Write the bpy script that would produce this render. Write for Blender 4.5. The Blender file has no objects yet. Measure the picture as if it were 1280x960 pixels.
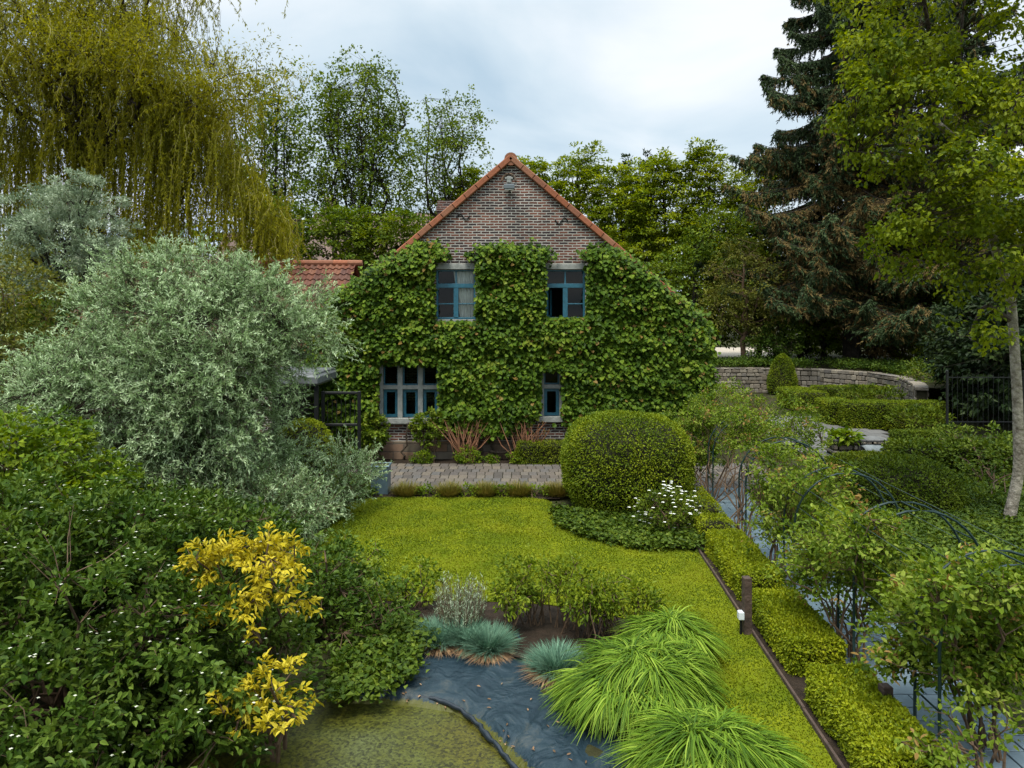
import bpy, bmesh, math, random
import numpy as np
from mathutils import Vector

S = bpy.context.scene
COL = S.collection
RAD = math.radians
rng = np.random.default_rng(7)
random.seed(7)

# ------------------------------------------------------------------ camera, sky, sun, exposure
F, HC, HOR = 889.0, 3.6, 396.0           # focal length (px of a 1280 px wide photo), eye height, horizon row
cam = bpy.data.cameras.new('camera')
cam.sensor_width = 36.0
cam.lens = F / 1280 * 36
cam.shift_y = (HOR - 480) / 1280
cam.clip_end = 2000
camo = bpy.data.objects.new('camera', cam)
COL.objects.link(camo)
camo.location = (0, 0, HC)
camo.rotation_euler = (RAD(90), 0, 0)
S.camera = camo

SUN_EL, SUN_AZ = 66.0, 200.0              # azimuth clockwise from +Y
w = bpy.data.worlds.new('World'); S.world = w; w.use_nodes = True
nt = w.node_tree; nt.nodes.clear()
def wn(t, **k):
    n = nt.nodes.new(t)
    for a, b in k.items(): setattr(n, a, b)
    return n
out = wn('ShaderNodeOutputWorld'); bg = wn('ShaderNodeBackground'); bg.inputs[1].default_value = 0.1
sky = wn('ShaderNodeTexSky', sky_type='NISHITA', sun_disc=False, sun_elevation=RAD(SUN_EL), sun_rotation=RAD(SUN_AZ))
tc = wn('ShaderNodeTexCoord'); sep = wn('ShaderNodeSeparateXYZ')
nt.links.new(tc.outputs['Generated'], sep.inputs[0])
zc = wn('ShaderNodeMath', operation='MAXIMUM'); zc.inputs[1].default_value = 0.0
nt.links.new(sep.outputs[2], zc.inputs[0])
za = wn('ShaderNodeMath', operation='ADD'); za.inputs[1].default_value = 0.16
nt.links.new(zc.outputs[0], za.inputs[0])
dx = wn('ShaderNodeMath', operation='DIVIDE'); dy = wn('ShaderNodeMath', operation='DIVIDE')
nt.links.new(sep.outputs[0], dx.inputs[0]); nt.links.new(za.outputs[0], dx.inputs[1])
nt.links.new(sep.outputs[1], dy.inputs[0]); nt.links.new(za.outputs[0], dy.inputs[1])
cmb = wn('ShaderNodeCombineXYZ'); nt.links.new(dx.outputs[0], cmb.inputs[0]); nt.links.new(dy.outputs[0], cmb.inputs[1])
cmb.inputs[2].default_value = 3.7
noi = wn('ShaderNodeTexNoise'); noi.inputs['Scale'].default_value = 1.05; noi.inputs['Detail'].default_value = 6; noi.inputs['Roughness'].default_value = 0.5; noi.inputs['Distortion'].default_value = 0.5
nt.links.new(cmb.outputs[0], noi.inputs['Vector'])
cr = wn('ShaderNodeValToRGB')
cr.color_ramp.elements[0].position = 0.30; cr.color_ramp.elements[0].color = (3.4, 4.4, 5.2, 1)
cr.color_ramp.elements[1].position = 0.66; cr.color_ramp.elements[1].color = (6.6, 6.85, 7.05, 1)
e = cr.color_ramp.elements.new(0.47); e.color = (4.7, 5.5, 6.05, 1)
nt.links.new(noi.outputs['Fac'], cr.inputs[0])
mixc = wn('ShaderNodeMixRGB'); mixc.inputs[0].default_value = 0.90     # cloud cover over the clear sky
nt.links.new(sky.outputs[0], mixc.inputs[1]); nt.links.new(cr.outputs[0], mixc.inputs[2])
# an overcast sky is about twice as bright at the zenith as low down
mr = wn('ShaderNodeMapRange'); mr.inputs[1].default_value = 0.40; mr.inputs[2].default_value = 0.95; mr.inputs[3].default_value = 1.0; mr.inputs[4].default_value = 3.0
nt.links.new(sep.outputs[2], mr.inputs[0])
mul = wn('ShaderNodeVectorMath', operation='SCALE')
nt.links.new(mixc.outputs[0], mul.inputs[0]); nt.links.new(mr.outputs[0], mul.inputs['Scale'])
nt.links.new(mul.outputs[0], bg.inputs[0]); nt.links.new(bg.outputs[0], out.inputs[0])

sl = bpy.data.lights.new('sun', 'SUN'); sl.energy = 2.6; sl.angle = RAD(18); sl.color = (1, 0.94, 0.83)
so = bpy.data.objects.new('sun', sl); COL.objects.link(so)
a = RAD(SUN_AZ); el = RAD(SUN_EL)
sv = Vector((math.sin(a) * math.cos(el), math.cos(a) * math.cos(el), math.sin(el)))
so.rotation_euler = sv.to_track_quat('Z', 'Y').to_euler()
so.location = (0, 0, 30)
S.view_settings.view_transform = 'Standard'
S.view_settings.look = 'None'
S.view_settings.exposure = 0.68
S.view_settings.gamma = 1
S.view_settings.use_curve_mapping = False
S.cycles.max_bounces = 6
S.cycles.diffuse_bounces = 3
S.cycles.glossy_bounces = 2
S.cycles.transmission_bounces = 4
S.cycles.transparent_max_bounces = 8

# ------------------------------------------------------------------ measuring: photo row/column -> place
def P(px, py, D): return np.array([(px - 640) * D / F, D, HC - (py - HOR) * D / F])
def GD(py, z=0.0): return F * (HC - z) / (py - HOR)
def G(px, py, z=0.0):
    D = GD(py, z); return np.array([(px - 640) * D / F, D, z])

# ------------------------------------------------------------------ materials
MATS = {}
def newmat(name):
    m = bpy.data.materials.new(name); m.use_nodes = True
    t = m.node_tree; b = t.nodes['Principled BSDF']
    return m, t, b
def lnk(t, a, b): t.links.new(a, b)
def leafmat(name, dark, mid, light, trans=0.28, rough=0.55, spec=0.13, vary=0.35, nscale=0.8, tip=None):
    m, t, b = newmat(name)
    at = t.nodes.new('ShaderNodeAttribute'); at.attribute_name = 'rnd'
    r = t.nodes.new('ShaderNodeValToRGB')
    r.color_ramp.elements[0].position = 0.05; r.color_ramp.elements[0].color = (*dark, 1)
    r.color_ramp.elements[1].position = 0.95; r.color_ramp.elements[1].color = (*light, 1)
    e = r.color_ramp.elements.new(0.5); e.color = (*mid, 1)
    if tip:                                     # rare reddish young leaves carry rnd = 1.5
        for k_, p_ in enumerate((.03, .33, .62)): r.color_ramp.elements[k_].position = p_
        r.color_ramp.elements[2].color = (*light, 1); e = r.color_ramp.elements.new(.92); e.color = (*tip, 1)
    tcn = t.nodes.new('ShaderNodeTexCoord'); n = t.nodes.new('ShaderNodeTexNoise'); n.inputs['Scale'].default_value = nscale; n.inputs['Detail'].default_value = 2
    lnk(t, tcn.outputs['Object'], n.inputs['Vector'])
    h = t.nodes.new('ShaderNodeMath'); h.operation = 'MULTIPLY_ADD'; h.inputs[1].default_value = vary * 2; h.inputs[2].default_value = -vary
    lnk(t, n.outputs['Fac'], h.inputs[0])
    ad = t.nodes.new('ShaderNodeMath'); ad.operation = 'ADD'; ad.use_clamp = True
    lnk(t, at.outputs['Fac'], ad.inputs[0]); lnk(t, h.outputs[0], ad.inputs[1])
    if tip:
        ad.use_clamp = False; sc_ = t.nodes.new('ShaderNodeMath'); sc_.operation = 'MULTIPLY'; sc_.inputs[1].default_value = .65; lnk(t, ad.outputs[0], sc_.inputs[0]); lnk(t, sc_.outputs[0], r.inputs[0])
    else: lnk(t, ad.outputs[0], r.inputs[0])
    lnk(t, r.outputs[0], b.inputs['Base Color'])
    b.inputs['Roughness'].default_value = max(rough, .5); b.inputs['Specular IOR Level'].default_value = spec
    tr = t.nodes.new('ShaderNodeBsdfTranslucent')
    hs = t.nodes.new('ShaderNodeHueSaturation'); hs.inputs['Hue'].default_value = 0.485; hs.inputs['Saturation'].default_value = 1.1; hs.inputs['Value'].default_value = 1.25
    lnk(t, r.outputs[0], hs.inputs['Color']); lnk(t, hs.outputs[0], tr.inputs[0])
    mx = t.nodes.new('ShaderNodeMixShader'); mx.inputs[0].default_value = trans
    lnk(t, b.outputs[0], mx.inputs[1]); lnk(t, tr.outputs[0], mx.inputs[2])
    lnk(t, mx.outputs[0], t.nodes['Material Output'].inputs[0])
    return m
def plain(name, col, rough=0.7, metal=0.0, spec=0.5, var=0.0, scale=5.0, bump=0.0, col2=None, detail=6, bscale=None):
    m, t, b = newmat(name)
    b.inputs['Base Color'].default_value = (*col, 1); b.inputs['Roughness'].default_value = rough
    b.inputs['Metallic'].default_value = metal; b.inputs['Specular IOR Level'].default_value = spec
    if var or col2 or bump:
        tcn = t.nodes.new('ShaderNodeTexCoord'); n = t.nodes.new('ShaderNodeTexNoise'); n.inputs['Scale'].default_value = scale; n.inputs['Detail'].default_value = detail; n.inputs['Roughness'].default_value = 0.65
        lnk(t, tcn.outputs['Object'], n.inputs['Vector'])
        c2 = col2 or tuple(c * (1 - var) for c in col); c1 = col if col2 else tuple(min(1, c * (1 + var)) for c in col)
        r = t.nodes.new('ShaderNodeValToRGB'); r.color_ramp.elements[0].position = 0.34; r.color_ramp.elements[1].position = 0.66
        r.color_ramp.elements[0].color = (*c2, 1); r.color_ramp.elements[1].color = (*c1, 1)
        lnk(t, n.outputs['Fac'], r.inputs[0]); lnk(t, r.outputs[0], b.inputs['Base Color'])
        if bump:
            nb = t.nodes.new('ShaderNodeTexNoise'); nb.inputs['Scale'].default_value = bscale or scale * 2; nb.inputs['Detail'].default_value = 6
            lnk(t, tcn.outputs['Object'], nb.inputs['Vector'])
            bp = t.nodes.new('ShaderNodeBump'); bp.inputs['Strength'].default_value = bump; bp.inputs['Distance'].default_value = 0.05
            lnk(t, nb.outputs['Fac'], bp.inputs['Height']); lnk(t, bp.outputs[0], b.inputs['Normal'])
    return m
def facemat(name, cols, rough=0.8, bump=0.4, scale=14, spec=0.3):
    """colour picked per face by the 'rnd' attribute (one value per stone, tile or sett) with a little mottling"""
    m, t, b = newmat(name)
    at = t.nodes.new('ShaderNodeAttribute'); at.attribute_name = 'rnd'
    r = t.nodes.new('ShaderNodeValToRGB')
    r.color_ramp.elements[0].color = (*cols[0], 1); r.color_ramp.elements[1].color = (*cols[-1], 1)
    for i, c in enumerate(cols[1:-1]):
        e = r.color_ramp.elements.new((i + 1) / (len(cols) - 1)); e.color = (*c, 1)
    tcn = t.nodes.new('ShaderNodeTexCoord'); n = t.nodes.new('ShaderNodeTexNoise'); n.inputs['Scale'].default_value = scale; n.inputs['Detail'].default_value = 6; n.inputs['Roughness'].default_value = 0.7
    lnk(t, tcn.outputs['Object'], n.inputs['Vector'])
    h = t.nodes.new('ShaderNodeMath'); h.operation = 'MULTIPLY_ADD'; h.inputs[1].default_value = 0.9; h.inputs[2].default_value = 0.55
    lnk(t, n.outputs['Fac'], h.inputs[0])
    mx = t.nodes.new('ShaderNodeVectorMath'); mx.operation = 'SCALE'
    lnk(t, at.outputs['Fac'], r.inputs[0]); lnk(t, r.outputs[0], mx.inputs[0]); lnk(t, h.outputs[0], mx.inputs['Scale'])
    lnk(t, mx.outputs[0], b.inputs['Base Color'])
    b.inputs['Roughness'].default_value = rough; b.inputs['Specular IOR Level'].default_value = spec
    bp = t.nodes.new('ShaderNodeBump'); bp.inputs['Strength'].default_value = bump; bp.inputs['Distance'].default_value = 0.03
    lnk(t, n.outputs['Fac'], bp.inputs['Height']); lnk(t, bp.outputs[0], b.inputs['Normal'])
    return m
def brickmat(name, c1, c2, mortar, bw=0.22, bh=0.068, ms=0.011, grime=0.5):
    m, t, b = newmat(name)
    tcn = t.nodes.new('ShaderNodeTexCoord'); sp = t.nodes.new('ShaderNodeSeparateXYZ'); cb = t.nodes.new('ShaderNodeCombineXYZ')
    lnk(t, tcn.outputs['Object'], sp.inputs[0])
    sm = t.nodes.new('ShaderNodeMath'); sm.operation = 'ADD'
    lnk(t, sp.outputs[0], sm.inputs[0]); lnk(t, sp.outputs[1], sm.inputs[1])
    lnk(t, sm.outputs[0], cb.inputs[0]); lnk(t, sp.outputs[2], cb.inputs[1])
    nd = t.nodes.new('ShaderNodeTexNoise'); nd.inputs['Scale'].default_value = 6; nd.inputs['Detail'].default_value = 3
    lnk(t, tcn.outputs['Object'], nd.inputs['Vector'])
    vm = t.nodes.new('ShaderNodeVectorMath'); vm.operation = 'MULTIPLY_ADD'; vm.inputs[1].default_value = (0.024, 0.024, 0); 
    lnk(t, nd.outputs['Color'], vm.inputs[0]); lnk(t, cb.outputs[0], vm.inputs[2])
    br = t.nodes.new('ShaderNodeTexBrick'); br.inputs['Scale'].default_value = 1
    br.inputs['Brick Width'].default_value = bw; br.inputs['Row Height'].default_value = bh; br.inputs['Mortar Size'].default_value = ms
    br.inputs['Mortar Smooth'].default_value = 0.25; br.inputs['Bias'].default_value = 0.0
    br.inputs['Color1'].default_value = (0, 0, 0, 1); br.inputs['Color2'].default_value = (1, 1, 1, 1); br.inputs['Mortar'].default_value = (0.5, 0.5, 0.5, 1)
    lnk(t, vm.outputs[0], br.inputs['Vector'])
    r = t.nodes.new('ShaderNodeValToRGB')
    r.color_ramp.elements[0].color = (*c1, 1); r.color_ramp.elements[1].color = (*c2, 1)
    e = r.color_ramp.elements.new(0.35); e.color = (c1[0] * 1.6, c1[1] * 1.15, c1[2] * 1.0, 1)
    e = r.color_ramp.elements.new(0.7); e.color = (c2[0] * 0.75, c2[1] * 0.7, c2[2] * 0.7, 1)
    lnk(t, br.outputs['Color'], r.inputs[0])
    ng = t.nodes.new('ShaderNodeTexNoise'); ng.inputs['Scale'].default_value = 1.3; ng.inputs['Detail'].default_value = 8; ng.inputs['Roughness'].default_value = 0.7
    lnk(t, tcn.outputs['Object'], ng.inputs['Vector'])
    mm = t.nodes.new('ShaderNodeMixRGB'); mm.inputs[2].default_value = (*mortar, 1)
    lnk(t, br.outputs['Fac'], mm.inputs[0]); lnk(t, r.outputs[0], mm.inputs[1])
    mg = t.nodes.new('ShaderNodeMapRange'); mg.inputs[1].default_value = 0.3; mg.inputs[2].default_value = 0.7; mg.inputs[3].default_value = 1 - grime; mg.inputs[4].default_value = 1.15
    lnk(t, ng.outputs['Fac'], mg.inputs[0])
    sc = t.nodes.new('ShaderNodeVectorMath'); sc.operation = 'SCALE'
    lnk(t, mm.outputs[0], sc.inputs[0]); lnk(t, mg.outputs[0], sc.inputs['Scale']); lnk(t, sc.outputs[0], b.inputs['Base Color'])
    b.inputs['Roughness'].default_value = 0.9; b.inputs['Specular IOR Level'].default_value = 0.2
    inv = t.nodes.new('ShaderNodeMath'); inv.operation = 'SUBTRACT'; inv.inputs[0].default_value = 1; lnk(t, br.outputs['Fac'], inv.inputs[1])
    bp = t.nodes.new('ShaderNodeBump'); bp.inputs['Strength'].default_value = 0.7; bp.inputs['Distance'].default_value = 0.015
    lnk(t, inv.outputs[0], bp.inputs['Height']); lnk(t, bp.outputs[0], b.inputs['Normal'])
    return m

# ------------------------------------------------------------------ mesh collecting (quads only)
def unit(v):
    return v / np.maximum(np.linalg.norm(v, axis=-1, keepdims=True), 1e-9)
class MB:
    def __init__(s): s.v = []; s.f = []; s.r = []; s.n = 0
    def add(s, v, f, r=None):
        v = np.asarray(v, float).reshape(-1, 3); f = np.asarray(f, int).reshape(-1, 4)
        s.v.append(v); s.f.append(f + s.n); s.n += len(v)
        if r is None: r = np.full(len(f), 0.5)
        s.r.append(np.broadcast_to(np.asarray(r, float), (len(f),)))
    def leaves(s, pos, d, n, L, W, r, kind='p', fold=0.18, droop=0.12):
        N = len(pos)
        if N == 0: return
        d = unit(d); sd = unit(np.cross(d, n)); n2 = np.cross(sd, d)
        L = np.broadcast_to(np.asarray(L, float), (N,))[:, None]; W = np.broadcast_to(np.asarray(W, float), (N,))[:, None]
        if kind == 'q':
            v = np.stack([pos, pos + d * L * .45 + sd * W * .5 + n2 * W * fold, pos + d * L - n2 * L * droop, pos + d * L * .45 - sd * W * .5 + n2 * W * fold], 1)
            s.add(v, np.arange(N * 4).reshape(N, 4), r)
        else:
            v = np.stack([pos, pos + d * L * .28 + sd * W * .46 + n2 * W * fold, pos + d * L * .66 + sd * W * .42 + n2 * (W * fold - L * droop * .3),
                          pos + d * L - n2 * L * droop, pos + d * L * .66 - sd * W * .42 + n2 * (W * fold - L * droop * .3), pos + d * L * .28 - sd * W * .46 + n2 * W * fold], 1)
            b = (np.arange(N) * 6)[:, None]
            f = np.concatenate([b + np.array([[0, 1, 2, 3]]), b + np.array([[0, 3, 4, 5]])], 1).reshape(-1, 4)
            s.add(v, f, np.repeat(np.broadcast_to(np.asarray(r, float), (N,)), 2))
    def blades(s, pts, wid, r, side=None):
        """pts (N,K,3) centre lines, wid (K,) or (N,K) half widths"""
        N, K, _ = pts.shape
        t = np.gradient(pts, axis=1)
        if side is None:
            sd = unit(np.cross(t, np.array([0, 0, 1.0]) + 0.05 * rng.normal(size=(N, 1, 3))))
        else: sd = np.broadcast_to(unit(side)[:, None, :], pts.shape)
        wd = np.broadcast_to(wid, (N, K))[..., None]
        v = np.stack([pts - sd * wd, pts + sd * wd], 2).reshape(N, K * 2, 3)
        k = np.arange(K - 1)
        q = np.stack([k * 2, k * 2 + 1, k * 2 + 3, k * 2 + 2], 1)
        f = (np.arange(N) * K * 2)[:, None, None] + q[None]
        s.add(v, f, np.repeat(np.broadcast_to(np.asarray(r, float), (N,)), K - 1))
    def tube(s, pts, rad, n=6, r=0.5, cap=True):
        pts = np.asarray(pts, float); K = len(pts); rad = np.broadcast_to(np.asarray(rad, float), (K,))
        t = unit(np.gradient(pts, axis=0))
        ref = np.array([0.0, 0, 1]) if abs(t[0][2]) < 0.9 else np.array([1.0, 0, 0])
        a = unit(np.cross(t, ref)); b = np.cross(t, a)
        th = np.arange(n) / n * 2 * math.pi
        v = pts[:, None] + (a[:, None] * np.cos(th)[None, :, None] + b[:, None] * np.sin(th)[None, :, None]) * rad[:, None, None]
        f = []
        for i in range(K - 1):
            for j in range(n):
                f.append((i * n + j, i * n + (j + 1) % n, (i + 1) * n + (j + 1) % n, (i + 1) * n + j))
        v = v.reshape(-1, 3); m = len(v)
        if cap and n >= 4 and n % 2 == 0:
            for o in (0, (K - 1) * n):
                for j in range(1, n - 1, 2): f.append((o, o + j, o + j + 1, o + (j + 2) % n) if j + 2 < n + 1 else (o, o, o + j, o + j + 1))
        s.add(v, f, r)
    def twigs(s, A, B, ra, rb, sag=0.0):
        """many thin three sided sticks at once"""
        A = np.asarray(A); B = np.asarray(B); N = len(A)
        if N == 0: return
        d = unit(B - A); ref = np.where(np.abs(d[:, 2:3]) < .9, np.array([[0, 0, 1.0]]), np.array([[1.0, 0, 0]]))
        a = unit(np.cross(d, ref)); b = np.cross(d, a)
        M = (A + B) / 2 + rng.normal(size=(N, 3)) * 0.06 * np.linalg.norm(B - A, axis=1, keepdims=True); M[:, 2] += sag
        ra = np.broadcast_to(ra, (N,)); rb = np.broadcast_to(rb, (N,))
        V = []
        for C, rr in ((A, ra), (M, (ra + rb) / 2), (B, rb)):
            for th in (0, 2.1, 4.2): V.append(C + (a * math.cos(th) + b * math.sin(th)) * rr[:, None])
        v = np.stack(V, 1)
        q = np.array([[i * 3 + j, i * 3 + (j + 1) % 3, (i + 1) * 3 + (j + 1) % 3, (i + 1) * 3 + j] for i in (0, 1) for j in range(3)])
        s.add(v, (np.arange(N) * 9)[:, None, None] + q[None], 0.5)
    def box(s, c, size, rot=0.0, r=0.5, bev=0.0, taper=1.0, tilt=None):
        x, y, z = np.asarray(size, float) / 2
        if bev <= 0:
            v = np.array([(-x, -y, -z), (x, -y, -z), (x, y, -z), (-x, y, -z), (-x * taper, -y * taper, z), (x * taper, -y * taper, z), (x * taper, y * taper, z), (-x * taper, y * taper, z)])
            f = [(0, 3, 2, 1), (4, 5, 6, 7), (0, 1, 5, 4), (1, 2, 6, 5), (2, 3, 7, 6), (3, 0, 4, 7)]
        else:
            b = bev
            rings = [(-z, b), (-z + b, 0), (z - b, 0), (z, b)]
            V = []
            for zz, o in rings:
                V += [(-x + o, -y + o, zz), (x - o, -y + o, zz), (x - o, y - o, zz), (-x + o, y - o, zz)]
            v = np.array(V); f = [(0, 3, 2, 1), (12, 13, 14, 15)]
            for i in range(3):
                for j in range(4): f.append((i * 4 + j, i * 4 + (j + 1) % 4, i * 4 + 4 + (j + 1) % 4, i * 4 + 4 + j))
        if tilt is not None:
            ca, sa = math.cos(tilt), math.sin(tilt)          # about the y axis
            v = np.stack([v[:, 0] * ca + v[:, 2] * sa, v[:, 1], -v[:, 0] * sa + v[:, 2] * ca], 1)
        if rot:
            ca, sa = math.cos(rot), math.sin(rot)
            v = np.stack([v[:, 0] * ca - v[:, 1] * sa, v[:, 0] * sa + v[:, 1] * ca, v[:, 2]], 1)
        s.add(v + np.asarray(c, float), f, r)
    def grid(s, V, r=0.5, closed=False):
        V = np.asarray(V, float); n, m, _ = V.shape
        i, j = np.meshgrid(np.arange(n - 1), np.arange(m - (0 if closed else 1)), indexing='ij')
        j2 = (j + 1) % m
        f = np.stack([i * m + j, i * m + j2, (i + 1) * m + j2, (i + 1) * m + j], -1).reshape(-1, 4)
        s.add(V, f, r)
    def build(s, name, mat, parent=None, smooth=False, loc=None):
        me = bpy.data.meshes.new(name)
        if s.v:
            v = np.concatenate(s.v); f = np.concatenate(s.f); r = np.concatenate(s.r)
            if loc is not None: v = v - np.asarray(loc)
            me.vertices.add(len(v)); me.vertices.foreach_set('co', v.astype(np.float32).ravel())
            # degenerate quads (repeated corner) are not produced, so every face is a quad
            me.loops.add(len(f) * 4); me.loops.foreach_set('vertex_index', f.astype(np.int32).ravel())
            me.polygons.add(len(f)); me.polygons.foreach_set('loop_start', (np.arange(len(f)) * 4).astype(np.int32))
            at = me.attributes.new('rnd', 'FLOAT', 'FACE'); at.data.foreach_set('value', r.astype(np.float32))
            me.update(calc_edges=True)
            me.polygons.foreach_set('use_smooth', np.full(len(f), bool(smooth)))
        me.materials.append(mat)
        o = bpy.data.objects.new(name, me); COL.objects.link(o)
        if parent is not None: o.parent = parent
        elif loc is not None: o.location = loc
        return o
def tag(o, label=None, cat=None, group=None, kind=None):
    if label: o['label'] = label
    if cat: o['category'] = cat
    if group: o['group'] = group
    if kind: o['kind'] = kind
    return o
def thing(name, label, cat, loc=(0, 0, 0), group=None):
    o = bpy.data.objects.new(name, None); COL.objects.link(o)
    o.empty_display_size = 0.1
    o.location = tuple(float(c) for c in loc)
    return tag(o, label, cat, group)
# a part is built in world coordinates and shifted to its thing's base
def part(mb, name, mat, th, smooth=False):
    return mb.build(name, mat, th, smooth, loc=np.array(th.location) if th.parent is None else np.array(th.parent.location))

def wob(p, k=1.0, seed=0.0):
    p = np.asarray(p) * k
    return (np.sin(p[..., 0] * 1.7 + p[..., 1] * 2.3 + seed) + np.sin(p[..., 1] * 1.9 - p[..., 2] * 2.7 + seed * 1.7 + 1) + np.sin(p[..., 2] * 2.1 + p[..., 0] * 2.9 + seed * .6 + 2)
            + .6 * np.sin(p[..., 0] * 4.7 - p[..., 2] * 3.9 + seed * 2.2) + .6 * np.sin(p[..., 1] * 5.1 + p[..., 2] * 4.3 + seed)) / 4.2
def inpoly(x, y, poly):
    poly = np.asarray(poly); c = np.zeros(x.shape, bool); j = len(poly) - 1
    for i in range(len(poly)):
        xi, yi = poly[i][0], poly[i][1]; xj, yj = poly[j][0], poly[j][1]
        c ^= ((yi > y) != (yj > y)) & (x < (xj - xi) * (y - yi) / (yj - yi + 1e-12) + xi); j = i
    return c
def sample_poly(poly, n):
    poly = np.asarray(poly)[:, :2]; lo = poly.min(0); hi = poly.max(0); got = []; k = 0
    while k < n:
        q = lo + rng.random((n * 2, 2)) * (hi - lo); q = q[inpoly(q[:, 0], q[:, 1], poly)]
        got.append(q); k += len(q)
        if len(q) == 0: break
    return np.concatenate(got)[:n]

# ------------------------------------------------------------------ leafy crowns
def sphere(n):
    v = rng.normal(size=(n, 3)); return unit(v)
def crown_points(envs, n, shell=0.55, rough=0.18, seed=0, zmin=-9, sub=1, subr=.2):
    """clump centres inside a set of ellipsoids, crowded towards the outside; returns centres and outward directions"""
    vol = np.array([(e[3] * e[4] * e[5]) ** 0.67 for e in envs]); cnt = np.round(vol / vol.sum() * n).astype(int)
    C, O = [], []
    for e, m in zip(envs, np.maximum(cnt // sub, 1)):
        c = np.array(e[:3]); R = np.array(e[3:6])
        d = sphere(m); rr = (shell ** 3 + (1 - shell ** 3) * rng.random(m)) ** (1 / 3)
        rr = rr * (1 + rough * wob(d, 2.1, seed + e[0]))
        p = c + d * rr[:, None] * R
        C.append(p); O.append(unit(d / R))
    C = np.concatenate(C); O = np.concatenate(O)
    if sub > 1:                                  # several shoots to a bough, so that boughs stand apart
        C = np.repeat(C, sub, 0) + np.clip(rng.normal(size=(len(C) * sub, 3)), -1.6, 1.6) * subr * np.array([1, 1, .6]); O = np.repeat(O, sub, 0)
    k = C[:, 2] > zmin
    return C[k], O[k]
def leaf_clumps(mb, C, O, per, cr, L, W, kind='p', up=0.8, outw=0.7, droop=0.0, flat=0.6, jit=0.5, tone=0.25, fold=.18, ldroop=.12, base=0.5, young=0):
    """per leaves round every centre"""
    M = len(C); N = M * per
    ct = np.repeat(np.clip(base + tone * rng.normal(size=M), 0, 1), per)
    c = np.repeat(C, per, 0); o = np.repeat(O, per, 0)
    off = sphere(N) * (rng.random((N, 1)) ** 0.5); off[:, 2] *= flat
    pos = c + off * cr * (0.7 + 0.6 * rng.random((M, 1)).repeat(per, 0))
    d = off * 0.9 + o * outw + rng.normal(size=(N, 3)) * jit; d[:, 2] -= droop
    n = np.array([0, 0, 1.0]) * up + o * 0.5 + rng.normal(size=(N, 3)) * 0.45
    l = L * (0.65 + 0.6 * rng.random(N)); ww = W * (0.75 + 0.5 * rng.random(N))
    r = np.clip(ct + rng.normal(size=N) * 0.16, 0, 1)
    if young: r = np.where((rng.random(M) < young).repeat(per) & (rng.random(N) < .6), 1.5, r)
    mb.leaves(pos, d, n, l, ww, r, kind, fold, ldroop)
def curve(p0, p1, bend=(0, 0, 0), k=6, wig=0.03):
    p0 = np.asarray(p0, float); p1 = np.asarray(p1, float); t = np.linspace(0, 1, k)[:, None]
    L = np.linalg.norm(p1 - p0)
    q = p0 * (1 - t) + p1 * t + np.asarray(bend) * (4 * t * (1 - t))
    w_ = rng.normal(size=(k, 3)) * wig * L; w_[0] = 0; w_[-1] = 0
    return q + w_
def limbs_and_twigs(wood, base, top, tr, envs, C, nl=10, rl=0.06, twig=0.01, tfrac=0.6, rise=0.25, k0=0.3, trunk_bend=(0, 0, 0), wig=0.02):
    tk = curve(base, top, trunk_bend, 9, wig)
    rr = tr * (1 - 0.75 * np.linspace(0, 1, 9)); rr[0] *= 1.35
    wood.tube(tk, rr, 8)
    pts = [tk[i] for i in range(3, 9)]
    idx = rng.choice(len(C), min(nl, len(C)), replace=False)
    for i in idx:
        tgt = C[i]
        h = np.clip((tgt[2] - base[2]) / max(top[2] - base[2], .1) - rise * (0.6 + .8 * random.random()), k0, 0.97)
        s = h * 8; j = int(s); p0 = tk[j] * (1 - (s - j)) + tk[min(j + 1, 8)] * (s - j)
        lb = curve(p0, tgt, (0, 0, -0.08 * np.linalg.norm(tgt - p0)), 7, 0.035)
        r0 = min(rl * (0.7 + .6 * random.random()), tr * (1 - .7 * h) * .8)
        wood.tube(lb, np.linspace(r0, r0 * .25, 7), 5, cap=False)
        pts += [lb[q] for q in range(2, 7)]
    pts = np.array(pts)
    sel = C[rng.random(len(C)) < tfrac]
    if len(sel):
        D2 = ((sel[:, None] - pts[None]) ** 2).sum(-1); near = pts[D2.argmin(1)]
        wood.twigs(near, sel, twig, twig * .4, 0.0)

M_bark = plain('bark_brown', (0.055, 0.042, 0.03), 0.9, var=0.5, scale=6, bump=0.6, spec=0.2)
M_barkdark = plain('bark_dark', (0.028, 0.023, 0.018), 0.9, var=0.4, scale=6, bump=0.6, spec=0.2)
M_twig = plain('twig_mass', (0.02, 0.02, 0.011), 0.95, var=0.4, scale=9, spec=0.1)
M_stem = plain('shrub_stem', (0.10, 0.065, 0.04), 0.85, var=0.4, scale=9, spec=0.2)

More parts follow.
